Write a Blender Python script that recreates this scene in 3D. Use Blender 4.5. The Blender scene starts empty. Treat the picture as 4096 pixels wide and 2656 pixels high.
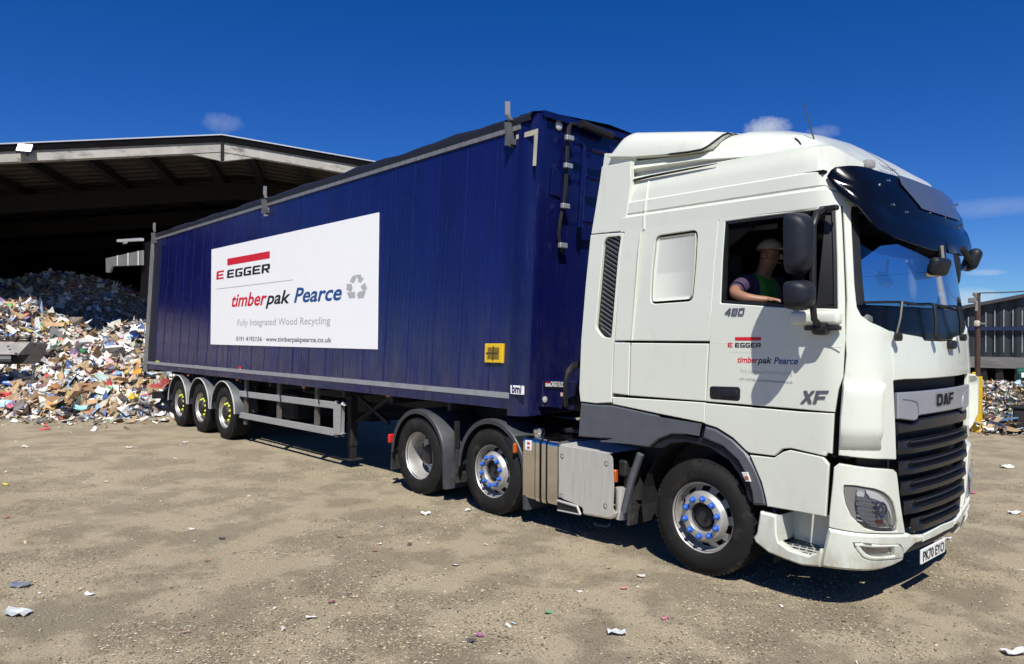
import bpy, bmesh, math, random
import numpy as np
from mathutils import Vector, Matrix, noise
from mathutils.geometry import tessellate_polygon
SC = bpy.context.scene
COL = SC.collection
rad = math.radians
random.seed(7); RNG = np.random.default_rng(7)

# ------------------------------------------------------------------ camera
CAM = np.array([3.64201, -5.45276, 2.05954])
FW = np.array([-0.74272, 0.66959, 0.00400]); RT = np.array([0.66960, 0.74270, 0.00616]); UP = np.array([-0.00116, -0.00725, 0.99997])
FPX = 2960.73
cam_d = bpy.data.cameras.new("camera"); cam = bpy.data.objects.new("camera", cam_d); COL.objects.link(cam)
cam_d.sensor_width = 36; cam_d.lens = 36*FPX/4096; cam_d.clip_start = .05; cam_d.clip_end = 3000
cam.matrix_world = Matrix(((RT[0], UP[0], -FW[0], CAM[0]), (RT[1], UP[1], -FW[1], CAM[1]), (RT[2], UP[2], -FW[2], CAM[2]), (0, 0, 0, 1)))
SC.camera = cam

# ------------------------------------------------------------------ light
SUN_EL, SUN_AZ = rad(52), rad(-40.5)                      # azimuth measured from +X
S = Vector((math.cos(SUN_EL)*math.cos(SUN_AZ), math.cos(SUN_EL)*math.sin(SUN_AZ), math.sin(SUN_EL)))
sl = bpy.data.lights.new("sun", 'SUN'); sl.energy = 4.6; sl.angle = rad(.5); sl.color = (1, .965, .89)
so = bpy.data.objects.new("sun", sl); COL.objects.link(so); so.rotation_euler = S.to_track_quat('Z', 'Y').to_euler(); so.location = (0, -10, 20)
SC.view_settings.view_transform = 'Standard'; SC.view_settings.look = 'None'; SC.view_settings.exposure = .37; SC.view_settings.gamma = 1
W = bpy.data.worlds.new("World"); SC.world = W; W.use_nodes = True
nt = W.node_tree; nt.nodes.clear(); L = nt.links.new
def wn(t): return nt.nodes.new(t)
sky = wn('ShaderNodeTexSky'); sky.sky_type = 'NISHITA'; sky.sun_disc = False; sky.sun_elevation = SUN_EL
sky.sun_rotation = math.pi/2 - SUN_AZ; sky.altitude = 300; sky.air_density = .8; sky.dust_density = .1; sky.ozone_density = 5.0
hs = wn('ShaderNodeHueSaturation'); hs.inputs['Saturation'].default_value = 1.33; hs.inputs['Hue'].default_value = .516; hs.inputs['Value'].default_value = 1.32
L(sky.outputs[0], hs.inputs['Color'])
tc = wn('ShaderNodeTexCoord')
def cloud(px, py, wx, wy, strength, scale, seed, prev, dr=None):     # a small cloud in one direction of the sky
    d = FW + RT*((px-2048)/FPX) - UP*((py-1328)/FPX); d = d/np.linalg.norm(d) if dr is None else np.array(dr)/np.linalg.norm(dr)
    r = np.cross(d, (0, 0, 1)); r /= np.linalg.norm(r); u = np.cross(r, d)
    def dot(v):
        n = wn('ShaderNodeVectorMath'); n.operation = 'DOT_PRODUCT'; L(tc.outputs['Generated'], n.inputs[0]); n.inputs[1].default_value = tuple(v); return n.outputs['Value']
    def m(op, a, b):
        n = wn('ShaderNodeMath'); n.operation = op
        for i, q in enumerate((a, b)):
            if isinstance(q, (int, float)): n.inputs[i].default_value = q
            else: L(q, n.inputs[i])
        return n.outputs[0]
    e = m('ADD', m('POWER', m('DIVIDE', dot(r), wx), 2), m('POWER', m('DIVIDE', dot(u), wy), 2))
    front = m('GREATER_THAN', dot(d), .5)
    nz = wn('ShaderNodeTexNoise'); nz.inputs['Scale'].default_value = scale; nz.inputs['Detail'].default_value = 7; nz.inputs['Roughness'].default_value = .72; nz.noise_dimensions = '4D'; nz.inputs['W'].default_value = seed
    L(tc.outputs['Generated'], nz.inputs['Vector'])
    k = m('SUBTRACT', m('ADD', nz.outputs['Fac'], .42), e)
    mr = wn('ShaderNodeMapRange'); mr.inputs[1].default_value = .45; mr.inputs[2].default_value = 1.0; mr.inputs[4].default_value = strength; L(k, mr.inputs[0])
    f = m('MULTIPLY', mr.outputs[0], front)
    mx = wn('ShaderNodeMixRGB'); L(f, mx.inputs[0]); L(prev, mx.inputs[1]); mx.inputs[2].default_value = (9.5, 10, 10.5, 1)
    return mx.outputs[0]
sx_ = wn('ShaderNodeSeparateXYZ'); L(tc.outputs['Generated'], sx_.inputs[0]); mr0 = wn('ShaderNodeMapRange'); mr0.inputs[1].default_value = 0.; mr0.inputs[2].default_value = .42; L(sx_.outputs[2], mr0.inputs[0])
rp0 = wn('ShaderNodeValToRGB'); rp0.color_ramp.elements[0].color = (.50, .76, .93, 1); rp0.color_ramp.elements[1].color = (1.1, 1.02, 1.02, 1); L(mr0.outputs[0], rp0.inputs[0])
ml0 = wn('ShaderNodeMixRGB'); ml0.blend_type = 'MULTIPLY'; ml0.inputs[0].default_value = 1; L(hs.outputs[0], ml0.inputs[1]); L(rp0.outputs[0], ml0.inputs[2]); c0 = ml0.outputs[0]
for a in [(885, 490, .040, .018, .17, 55, 1.3), (3070, 512, .046, .022, .62, 60, 2.1), (3290, 530, .03, .014, .22, 60, 5.1), (3960, 830, .14, .018, .16, 14, 3.2), (3940, 1090, .035, .006, .3, 40, 4.4), (3890, 1200, .06, .022, .5, 40, 6.4)]:
    c0 = cloud(*a, c0)
# clouds on the other side of the sky (they show in the windscreen)
for px_, py_, w1, w2, st_ in ((3760, 1010, .05, .055, .8), (3735, 1120, .05, .05, .6), (3800, 1190, .07, .06, .8), (3560, 1130, .06, .03, .4)):
    d_ = FW + RT*((px_-2048)/FPX) - UP*((py_-1328)/FPX); d_ /= np.linalg.norm(d_); n_ = np.array((.985, -.06 if px_ < 3700 else .04, .14)); n_ /= np.linalg.norm(n_); c0 = cloud(0, 0, w1, w2, st_, 22, 1.7+px_*.01, c0, d_-2*d_.dot(n_)*n_)
bg = wn('ShaderNodeBackground'); bg.inputs[1].default_value = .06; L(c0, bg.inputs[0])
wo = wn('ShaderNodeOutputWorld'); L(bg.outputs[0], wo.inputs[0])
try:
    SC.cycles.use_denoising = True; SC.cycles.max_bounces = 7; SC.cycles.transparent_max_bounces = 16; SC.cycles.caustics_reflective = False; SC.cycles.caustics_refractive = False
    SC.cycles.sample_clamp_indirect = 6
except Exception: pass

# ------------------------------------------------------------------ measuring helpers (native photo pixels of zoomed regions -> rays)
ZM = {'a': (2300, 400, 1000/2204), 'b': (2300, 1000, 1000/2204), 'c': (2800, 780, 600/1543), 'd': (3200, 1200, 896/1728), 'e': (3250, 1780, .35), 'f': (2400, 1700, 750/1780),
      'v': (3300, 580, 650/2380), 'w': (3300, 950, 650/2229), 'g': (3500, 1400, 450/1389), 't': (1500, 1550, 1200/2380), 'k': (3000, 1900, 1096/2237), 's': (2500, 1700, 1596/2380),
      'n': (0, 0, 1), 'D': (0, 0, 1.72101), 'x': (800, 700, 800/1646), 'y': (1600, 350, 900/1984), 'z': (1800, 1000, 700/1440), 'r': (550, 1400, 1050/2380), 'p': (0, 1150, 700/1964),
      'h': (2050, 500, 400/1122), 'q': (3780, 1100, 316/697), 'l': (0, 450, 1000/2204), 'm': (0, 1050, 1000/2204), 'u': (2300, 500, 600/2314)}
def ray(z, px, py):
    a, b, k = ZM[z]; nx, ny = a+px*k, b+py*k
    return FW + RT*((nx-2048)/FPX) - UP*((ny-1328)/FPX)
def pl(z, px, py, axis, val):
    d = ray(z, px, py); return CAM + d*((val-CAM[axis])/d[axis])
def xz(z, pts, y=0.): return [tuple(pl(z, a, b, 1, y)[[0, 2]]) for a, b in pts]
def ground(z, px, py): p = pl(z, px, py, 2, 0.); return Vector((p[0], p[1], 0))

# ------------------------------------------------------------------ objects, things, parts
def tag(o, label=None, cat=None, group=None, kind=None):
    if label: o['label'] = label
    if cat: o['category'] = cat
    if group: o['group'] = group
    if kind: o['kind'] = kind
    return o
def thing(name, label, cat, loc=(0, 0, 0), rot=(0, 0, 0), group=None):
    o = bpy.data.objects.new(name, None); COL.objects.link(o); o.location = loc; o.rotation_euler = rot
    o.empty_display_size = .2
    return tag(o, label, cat, group)
def wm(o):
    m = Matrix.LocRotScale(o.location, o.rotation_euler, o.scale)
    return (wm(o.parent) @ o.matrix_parent_inverse @ m) if o.parent else m
def setpar(o, parent):
    if parent is not None:
        o.parent = parent; o.matrix_parent_inverse = wm(parent).inverted()
def link(name, me, mat, parent=None, smooth=35, local=False):
    o = bpy.data.objects.new(name, me); COL.objects.link(o)
    if mat is not None:
        for m_ in (mat if isinstance(mat, (list, tuple)) else [mat]): me.materials.append(m_)
    if smooth and len(me.polygons):
        me.polygons.foreach_set('use_smooth', [True]*len(me.polygons))
        me.set_sharp_from_angle(angle=rad(smooth))
    if parent is not None:
        o.parent = parent
        if not local: o.matrix_parent_inverse = wm(parent).inverted()
    return o
class MB:
    def __init__(s): s.v = []; s.f = []; s.m = []; s.mi = 0
    def add(s, vs, fs):
        b = len(s.v); s.v += [tuple(map(float, q)) for q in vs]; s.f += [[b+i for i in f] for f in fs]; s.m += [s.mi]*len(fs); return s
    def box(s, c, size, R=None, bev=0, seg=1):
        bm = bmesh.new(); bmesh.ops.create_cube(bm, size=1)
        for v in bm.verts: v.co = Vector((v.co.x*size[0], v.co.y*size[1], v.co.z*size[2]))
        if bev: bmesh.ops.bevel(bm, geom=bm.edges[:], offset=min(bev, .45*min(size)), segments=seg, profile=.5, affect='EDGES')
        M = Matrix.Translation(c) @ (R.to_4x4() if R is not None else Matrix())
        bm.verts.index_update(); s.add([M @ v.co for v in bm.verts], [[v.index for v in f.verts] for f in bm.faces]); bm.free(); return s
    def bb(s, x0, x1, y0, y1, z0, z1, bev=0, seg=1):
        return s.box(((x0+x1)/2, (y0+y1)/2, (z0+z1)/2), (abs(x1-x0), abs(y1-y0), abs(z1-z0)), None, bev, seg)
    def beam(s, p, q, w, h, up=(0, 0, 1), bev=0):
        p, q = Vector(p), Vector(q); d = q-p; l = d.length; z = d.normalized(); x = Vector(up).cross(z)
        if x.length < 1e-4: x = Vector((1, 0, 0)).cross(z)
        x.normalize(); y = z.cross(x); R = Matrix((x, y, z)).transposed()
        return s.box((p+q)/2, (w, h, l), R, bev)
    def tube(s, path, r, seg=8, cap=True):
        P = [Vector(p) for p in path]; n = len(P); rr = r if hasattr(r, '__len__') else [r]*n
        T = [(P[min(i+1, n-1)]-P[max(i-1, 0)]).normalized() for i in range(n)]
        a = Vector((0, 0, 1)) if abs(T[0].z) < .9 else Vector((1, 0, 0)); X = T[0].cross(a).normalized(); vs = []
        for i in range(n):
            X = (X - T[i]*X.dot(T[i])).normalized(); Y = T[i].cross(X)
            for k in range(seg): t = 2*math.pi*k/seg; vs.append(P[i]+(X*math.cos(t)+Y*math.sin(t))*rr[i])
        fs = [[i*seg+k, i*seg+(k+1) % seg, (i+1)*seg+(k+1) % seg, (i+1)*seg+k] for i in range(n-1) for k in range(seg)]
        if cap: fs += [list(range(seg))[::-1], [(n-1)*seg+k for k in range(seg)]]
        return s.add(vs, fs)
    def lathe(s, prof, c, axis='y', seg=48, skip=None):       # prof: (radius, offset along axis)
        vs = []; fs = []; n = len(prof)
        for k in range(seg):
            t = 2*math.pi*k/seg; ct, st = math.cos(t), math.sin(t)
            for r, o in prof:
                if axis == 'y': vs.append((c[0]+r*ct, c[1]+o, c[2]+r*st))
                elif axis == 'z': vs.append((c[0]+r*ct, c[1]+r*st, c[2]+o))
                else: vs.append((c[0]+o, c[1]+r*ct, c[2]+r*st))
        for k in range(seg):
            for i in range(n-1):
                if skip and skip(i, k): continue
                a, b = k*n, ((k+1) % seg)*n
                fs.append([a+i, a+i+1, b+i+1, b+i])
        return s.add(vs, fs)
    def grid(s, rows, closed=False):
        n = len(rows[0]); vs = [p for r in rows for p in r]; fs = []
        for i in range(len(rows)-1):
            for j in range(n if closed else n-1):
                fs.append([i*n+j, i*n+(j+1) % n, (i+1)*n+(j+1) % n, (i+1)*n+j])
        return s.add(vs, fs)
    def mesh(s, name):
        me = bpy.data.meshes.new(name); me.from_pydata(s.v, [], s.f)
        if any(s.m): me.polygons.foreach_set('material_index', s.m)
        me.update(); return me
    def build(s, name, mat, parent=None, smooth=35, local=False): return link(name, s.mesh(name), mat, parent, smooth, local)

# ------------------------------------------------------------------ materials
MATS = {}
def mat(name, col, rough=.5, metal=0., var=.0, vs=4., vst=(1, 1, 1), bump=0., bs=60., coat=0., spec=.5, alt=None, altf=(.5, .7), alts=3., altst=(1, 1, 1), rvar=0., emit=0):
    if name in MATS: return MATS[name]
    m = bpy.data.materials.new(name); MATS[name] = m; m.use_nodes = True; t = m.node_tree; b = t.nodes['Principled BSDF']; K = t.links.new
    b.inputs['Base Color'].default_value = (*col, 1); b.inputs['Roughness'].default_value = rough; b.inputs['Metallic'].default_value = metal
    b.inputs['Coat Weight'].default_value = coat; b.inputs['Coat Roughness'].default_value = .06; b.inputs['Specular IOR Level'].default_value = spec
    if emit: b.inputs['Emission Color'].default_value = (*col, 1); b.inputs['Emission Strength'].default_value = emit
    g = t.nodes.new('ShaderNodeTexCoord')
    def nz(scale, st, det=6, rg=.6):
        mp = t.nodes.new('ShaderNodeMapping'); mp.inputs['Scale'].default_value = st; K(g.outputs['Object'], mp.inputs[0])
        n = t.nodes.new('ShaderNodeTexNoise'); n.inputs['Scale'].default_value = scale; n.inputs['Detail'].default_value = det; n.inputs['Roughness'].default_value = rg; K(mp.outputs[0], n.inputs['Vector']); return n.outputs['Fac']
    col_out = None
    if var:
        r = t.nodes.new('ShaderNodeValToRGB'); K(nz(vs, vst), r.inputs[0])
        r.color_ramp.elements[0].position = .3; r.color_ramp.elements[1].position = .7
        r.color_ramp.elements[0].color = tuple(max(0, c*(1-var)) for c in col)+(1,); r.color_ramp.elements[1].color = tuple(min(1, c*(1+var)) for c in col)+(1,)
        col_out = r.outputs[0]
    if alt:
        mx = t.nodes.new('ShaderNodeMixRGB'); mr = t.nodes.new('ShaderNodeMapRange'); mr.inputs[1].default_value, mr.inputs[2].default_value = altf; K(nz(alts, altst, 8, .65), mr.inputs[0])
        K(mr.outputs[0], mx.inputs[0]); mx.inputs[2].default_value = (*alt, 1)
        if col_out: K(col_out, mx.inputs[1])
        else: mx.inputs[1].default_value = (*col, 1)
        col_out = mx.outputs[0]
    if col_out: K(col_out, b.inputs['Base Color'])
    if rvar:
        mr = t.nodes.new('ShaderNodeMapRange'); mr.inputs[1].default_value = .3; mr.inputs[2].default_value = .7; mr.inputs[3].default_value = max(.02, rough-rvar); mr.inputs[4].default_value = min(1, rough+rvar)
        K(nz(vs*1.7+1, vst), mr.inputs[0]); K(mr.outputs[0], b.inputs['Roughness'])
    if bump:
        bp = t.nodes.new('ShaderNodeBump'); bp.inputs['Strength'].default_value = bump; bp.inputs['Distance'].default_value = .01; K(nz(bs, (1, 1, 1)), bp.inputs['Height']); K(bp.outputs[0], b.inputs['Normal'])
    return m
def grime(m, z0, z1, col, amt, scale=6., st=(1, 1, .5)):           # dirt thrown up on the lower part of a thing
    t = m.node_tree; b = t.nodes['Principled BSDF']; K = t.links.new; src = b.inputs['Base Color'].links[0].from_socket; g = t.nodes.new('ShaderNodeTexCoord'); sp = t.nodes.new('ShaderNodeSeparateXYZ'); K(g.outputs['Object'], sp.inputs[0])
    mr = t.nodes.new('ShaderNodeMapRange'); mr.inputs[1].default_value = z1; mr.inputs[2].default_value = z0; K(sp.outputs[2], mr.inputs[0]); mp = t.nodes.new('ShaderNodeMapping'); mp.inputs['Scale'].default_value = st; K(g.outputs['Object'], mp.inputs[0]); n = t.nodes.new('ShaderNodeTexNoise'); n.inputs['Scale'].default_value = scale; n.inputs['Detail'].default_value = 8; n.inputs['Roughness'].default_value = .7; K(mp.outputs[0], n.inputs['Vector'])
    r2 = t.nodes.new('ShaderNodeMapRange'); r2.inputs[1].default_value = .38; r2.inputs[2].default_value = .68; r2.inputs[4].default_value = amt; K(n.outputs['Fac'], r2.inputs[0]); mu = t.nodes.new('ShaderNodeMath'); mu.operation = 'MULTIPLY'; K(mr.outputs[0], mu.inputs[0]); K(r2.outputs[0], mu.inputs[1])
    x = t.nodes.new('ShaderNodeMixRGB'); K(mu.outputs[0], x.inputs[0]); K(src, x.inputs[1]); x.inputs[2].default_value = (*col, 1); K(x.outputs[0], b.inputs['Base Color'])
def glass(name, tint, reflect=1., rough=0., trans=1.):
    if name in MATS: return MATS[name]
    m = bpy.data.materials.new(name); MATS[name] = m; m.use_nodes = True; t = m.node_tree; t.nodes.clear(); K = t.links.new
    tr = t.nodes.new('ShaderNodeBsdfTransparent'); tr.inputs[0].default_value = (*tint, 1); gl = t.nodes.new('ShaderNodeBsdfGlossy'); gl.inputs['Roughness'].default_value = rough
    fr = t.nodes.new('ShaderNodeFresnel'); fr.inputs[0].default_value = 1.5; ml = t.nodes.new('ShaderNodeMath'); ml.operation = 'MULTIPLY'; ml.use_clamp = True; ml.inputs[1].default_value = reflect; K(fr.outputs[0], ml.inputs[0])
    mx = t.nodes.new('ShaderNodeMixShader'); K(ml.outputs[0], mx.inputs[0]); K(tr.outputs[0], mx.inputs[1]); K(gl.outputs[0], mx.inputs[2]); o = t.nodes.new('ShaderNodeOutputMaterial'); K(mx.outputs[0], o.inputs[0])
    return m
def mcol(name, rough=.8, trans=0., bump=0., bs=60):          # colour per item from a colour attribute
    if name in MATS: return MATS[name]
    m = bpy.data.materials.new(name); MATS[name] = m; m.use_nodes = True; t = m.node_tree; b = t.nodes['Principled BSDF']; b.inputs['Roughness'].default_value = rough
    a = t.nodes.new('ShaderNodeAttribute'); a.attribute_name = 'Col'; n = t.nodes.new('ShaderNodeTexNoise'); n.inputs['Scale'].default_value = 22; n.inputs['Detail'].default_value = 5
    g = t.nodes.new('ShaderNodeTexCoord'); t.links.new(g.outputs['Object'], n.inputs['Vector'])
    mr = t.nodes.new('ShaderNodeMapRange'); mr.inputs[1].default_value = .3; mr.inputs[2].default_value = .7; mr.inputs[3].default_value = .72; mr.inputs[4].default_value = 1.1; t.links.new(n.outputs['Fac'], mr.inputs[0])
    x = t.nodes.new('ShaderNodeMixRGB'); x.blend_type = 'MULTIPLY'; x.inputs[0].default_value = 1; t.links.new(a.outputs['Color'], x.inputs[1]); t.links.new(mr.outputs[0], x.inputs[2]); t.links.new(x.outputs[0], b.inputs['Base Color'])
    if bump:
        bp = t.nodes.new('ShaderNodeBump'); bp.inputs['Strength'].default_value = bump; bp.inputs['Distance'].default_value = .02; t.links.new(n.outputs['Fac'], bp.inputs['Height']); t.links.new(bp.outputs[0], b.inputs['Normal'])
    return m
WHITE = mat('white_paint', (.67, .695, .605), .32, var=.025, vs=1.5, coat=.55, rvar=.06, alt=(.56, .545, .47), altf=(.58, .88), alts=9, altst=(1, 1, .25))
WHITED = mat('white_paint_grimy', (.65, .68, .59), .4, var=.03, vs=2, coat=.2, rvar=.1, alt=(.42, .33, .2), altf=(.56, .86), alts=5, altst=(1, 1, .6))
grime(WHITED, .30, .60, (.26, .19, .11), .85); grime(WHITE, .5, 1.5, (.40, .36, .27), .28, 4.)
GREYP = mat('grey_plastic', (.085, .092, .105), .5, var=.12, vs=6, rvar=.1, bump=.05, bs=300)
DARKP = mat('dark_plastic', (.011, .0135, .021), .5, spec=.32, var=.2, vs=8, rvar=.08, bump=.05, bs=250)
BLACK = mat('black_plastic', (.008, .008, .009), .5, var=.2, vs=8)
SOOT = mat('chassis_black', (.012, .012, .012), .7, var=.4, vs=7, alt=(.05, .045, .04), altf=(.6, .9), alts=6)
RUBBER = mat('tyre_rubber', (.011, .0105, .010), .8, spec=.3, var=.25, vs=12, bump=.15, bs=90, alt=(.07, .058, .042), altf=(.55, .85), alts=6)
STEELW = mat('wheel_steel', (.50, .49, .455), .46, metal=.55, var=.1, vs=14, rvar=.1, alt=(.25, .2, .15), altf=(.55, .9), alts=9)
CHROME = mat('polished_steel', (.72, .70, .66), .16, metal=1., var=.06, vs=5, rvar=.05)
ALU = mat('brushed_aluminium', (.62, .60, .55), .42, metal=.45, var=.12, vs=3, vst=(25, 25, 1), rvar=.1, alt=(.40, .37, .33), altf=(.55, .85), alts=4, altst=(6, 6, .6))
BLUENUT = mat('blue_plastic', (.03, .12, .50), .45, var=.12, vs=40)
YELNUT = mat('yellow_plastic', (.62, .66, .06), .5, var=.15, vs=30)
LAMPO = mat('amber_lens', (.45, .09, .008), .2, var=.1, vs=60, coat=.5)
LAMPR = mat('red_lens', (.6, .02, .02), .25, var=.1, vs=60)
BLUE = None
HUBD = mat('hub_grime', (.02, .018, .016), .6, var=.4, vs=20)
INTR = mat('cab_trim', (.008, .008, .010), .9, spec=.1, var=.15, vs=9)
INTL = mat('dash_plastic', (.10, .11, .105), .6, var=.1, vs=9)
MIRR = mat('mirror_glass', (.75, .78, .8), .03, metal=1.)
GALV = mat('galvanised_steel', (.42, .43, .43), .45, metal=.55, var=.12, vs=9, rvar=.1, alt=(.25, .2, .15), altf=(.6, .9), alts=5)
SIGNW = mat('white_vinyl', (.87, .87, .86), .45, var=.01, vs=2)
RED = mat('red_vinyl', (.62, .012, .025), .45, var=.03, vs=9); INK = mat('black_vinyl', (.008, .008, .008), .45, var=.1, vs=9); NAVY = mat('blue_vinyl', (.012, .07, .24), .45, var=.05, vs=9)
LGREY = mat('grey_vinyl', (.42, .43, .43), .45, var=.03, vs=9); MGREY = mat('mid_grey_vinyl', (.30, .31, .32), .45, var=.03, vs=9)

# ------------------------------------------------------------------ flat or curved panels
def area2(p): return sum(p[i][0]*p[(i+1) % len(p)][1]-p[(i+1) % len(p)][0]*p[i][1] for i in range(len(p)))
def ccw(p): return list(p) if area2(p) > 0 else list(p)[::-1]
def rnd(p, r, seg=4):                                         # round the corners of a polygon
    p = ccw(p); n = len(p); rr = r if hasattr(r, '__len__') else [r]*n; out = []
    for i in range(n):
        a, b, c = (Vector(p[i-1][:2]), Vector(p[i][:2]), Vector(p[(i+1) % n][:2]))
        u, v = a-b, c-b; d = min(rr[i], .48*u.length, .48*v.length)
        if d < 1e-4: out.append(tuple(b)); continue
        q0, q1 = b+u.normalized()*d, b+v.normalized()*d
        for k in range(seg+1):
            t = k/seg; out.append(tuple(q0*(1-t)**2+b*2*t*(1-t)+q1*t*t))
    return out
def miter(loop, d):
    n = len(loop); P = [Vector(q[:2]) for q in loop]; out = []; eps = min(.004, .02*max((P[i]-P[0]).length for i in range(n)))
    for i in range(n):
        k = 1
        while k < n//2 and (P[i]-P[i-k]).length < eps: k += 1
        m = 1
        while m < n//2 and (P[(i+m) % n]-P[i]).length < eps: m += 1
        e0, e1 = (P[i]-P[i-k]), (P[(i+m) % n]-P[i])
        if e0.length < 1e-9: e0 = e1
        if e1.length < 1e-9: e1 = e0
        if e0.length < 1e-9: out.append(tuple(P[i])); continue
        e0 = e0.normalized(); e1 = e1.normalized(); n0, n1 = Vector((e0.y, -e0.x)), Vector((e1.y, -e1.x)); k_ = n0+n1
        if k_.length < .5: k_ = (n0 if abs(d) < .02 else n0+n1)
        else: k_ = k_/max(.5, k_.length_squared/2)
        out.append(tuple(P[i]+k_*d))
    return out
def panel(name, mp, poly, mt, parent, off=0., th=.03, ch=.006, chd=None, holes=(), cu=(), cv=(), smooth=35, back=False):
    poly = ccw(poly); holes = [ccw(h)[::-1] for h in holes]; chd = ch if chd is None else chd
    ip = miter(poly, -ch) if ch else poly; ih = [miter(h, -ch) if ch else h for h in holes]
    loops = [[Vector((a[0], a[1], 0)) for a in l] for l in [ip]+ih]
    flat = [q for l in loops for q in l]; bm = bmesh.new(); bv = [bm.verts.new(q) for q in flat]
    for t in tessellate_polygon(loops):
        a, b, c = [flat[i] for i in t]
        ar = (b-a).cross(c-a).z
        if abs(ar) < 1e-10: continue
        try: bm.faces.new([bv[i] for i in (t if ar > 0 else t[::-1])])
        except ValueError: pass
    for cs, no in ((cu, (1, 0, 0)), (cv, (0, 1, 0))):
        for c in cs: bmesh.ops.bisect_plane(bm, geom=bm.verts[:]+bm.edges[:]+bm.faces[:], dist=1e-5, plane_co=(c*no[0], c*no[1], 0), plane_no=no)
    bm.verts.index_update(); nxt = {}
    for e in bm.edges:
        if len(e.link_loops) == 1: l = e.link_loops[0]; nxt[l.vert.index] = l.link_loop_next.vert.index
    uv = [(v.co.x, v.co.y) for v in bm.verts]; vs = [mp(u, v, off) for u, v in uv]; fs = [[v.index for v in f.verts] for f in bm.faces]
    bm.free(); seen = set()
    for s0 in list(nxt):
        if s0 in seen: continue
        lp = []; k = s0
        while k not in seen and k in nxt: seen.add(k); lp.append(k); k = nxt[k]
        if len(lp) < 3: continue
        o2 = miter([uv[i] for i in lp], ch) if ch else [uv[i] for i in lp]; n = len(lp); b = len(vs)
        vs += [mp(u, v, off-chd) for u, v in o2] + [mp(u, v, off-th) for u, v in o2]
        for i in range(n):
            j = (i+1) % n
            fs.append([lp[j], lp[i], b+i, b+j]); fs.append([b+j, b+i, b+n+i, b+n+j])
        if back: fs.append([b+n+i for i in range(n)][::-1])
    mb = MB(); mb.add(vs, fs); return mb.build(name, mt, parent, smooth)
def raised(name, mp, poly, mt, parent, off, slope, h, **k):   # a swelling with sloping flanks
    return panel(name, mp, poly, mt, parent, off=off+h, th=h+.01, ch=slope, chd=h, smooth=60, **k)
def plane_y(y): return lambda u, v, o: (u, y-o, v)

# ------------------------------------------------------------------ lettering
def text2d(s, bold=0., shear=0., spacing=1.):
    cu = bpy.data.curves.new('t', 'FONT'); cu.body = s; cu.offset = bold; cu.shear = shear; cu.space_character = spacing; cu.resolution_u = 3
    o = bpy.data.objects.new('t', cu); COL.objects.link(o); dg = bpy.context.evaluated_depsgraph_get(); e = o.evaluated_get(dg); me = e.to_mesh()
    vs = [(v.co.x, v.co.y) for v in me.vertices]; fs = [list(p.vertices) for p in me.polygons]; e.to_mesh_clear(); bpy.data.objects.remove(o); bpy.data.curves.remove(cu); return vs, fs
CAPH = max(v[1] for v in text2d('H')[0])
BLK = {'E': ['0,0 1,0 1,.2 .28,.2 .28,.4 .92,.4 .92,.6 .28,.6 .28,.8 1,.8 1,1 .12,1 0,.88'],
       'G': ['0,.1 .1,0 1,0 1,.56 .48,.56 .48,.38 .72,.38 .72,.2 .28,.2 .28,.8 1,.8 1,1 .12,1 0,.86'],
       'R': ['0,0 .28,0 .28,.34 .45,.34 .7,0 1,0 .72,.36 .9,.36 1,.46 1,.88 .88,1 .0,1|.28,.54 .28,.8 .72,.8 .72,.54'],
       'D': ['0,0 .8,0 1,.2 1,.8 .8,1 0,1|.27,.22 .27,.78 .7,.78 .74,.7 .74,.3 .7,.22'],
       'A': ['0,0 .3,0 .5,.62 .5,.62 .62,.3 .5,.3 .42,.12 .68,.12 .72,0 1,0 .68,1 .34,1'],
       'F': ['0,0 .3,0 .3,.36 .88,.36 .88,.56 .3,.56 .3,.78 1,.78 1,1 0,1'],
       'X': ['0,0 .3,0 .5,.3 .7,0 1,0 .67,.5 1,1 .7,1 .5,.7 .3,1 0,1 .33,.5'],
       '4': ['.62,0 .92,0 .92,.22 1,.22 1,.42 .92,.42 .92,1 .58,1 0,.42 0,.22 .62,.22|.36,.42 .62,.68 .62,.42'],
       '8': ['0,.1 .1,0 .9,0 1,.1 1,.9 .9,1 .1,1 0,.9|.28,.2 .28,.42 .72,.42 .72,.2|.28,.58 .28,.8 .72,.8 .72,.58'],
       '0': ['0,.1 .1,0 .9,0 1,.1 1,.9 .9,1 .1,1 0,.9|.28,.22 .28,.78 .72,.78 .72,.22']}
def block(s, gap=.16, slant=0.):
    vs, fs = [], []; x = 0
    for ch in s:
        if ch == ' ': x += .5; continue
        lp = [[tuple(map(float, q.split(','))) for q in part.split()] for part in BLK[ch][0].split('|')]
        loops = [[Vector((a, b, 0)) for a, b in l] for l in lp]; flat = [q for l in loops for q in l]; b = len(vs)
        vs += [(x+q.x+slant*q.y, q.y) for q in flat]; fs += [[b+i for i in t] for t in tessellate_polygon(loops)]; x += 1+gap
    return vs, fs
def lay(name, tx, mp, p0, p1, h, mt, parent, off=.003, caph=None, bb=None):
    """lettering laid on a surface: baseline from p0 to p1 (surface coordinates), capital height h"""
    vs, fs = tx; x0 = min(v[0] for v in vs); x1 = max(v[0] for v in vs); ch = caph or CAPH; k = (x1-x0)
    out = [mp(p0[0]+(p1[0]-p0[0])*(v[0]-x0)/k, p0[1]+(p1[1]-p0[1])*(v[0]-x0)/k+v[1]/ch*h, off) for v in vs]
    mb = MB(); mb.add(out, fs); return mb.build(name, mt, parent, 0)
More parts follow.
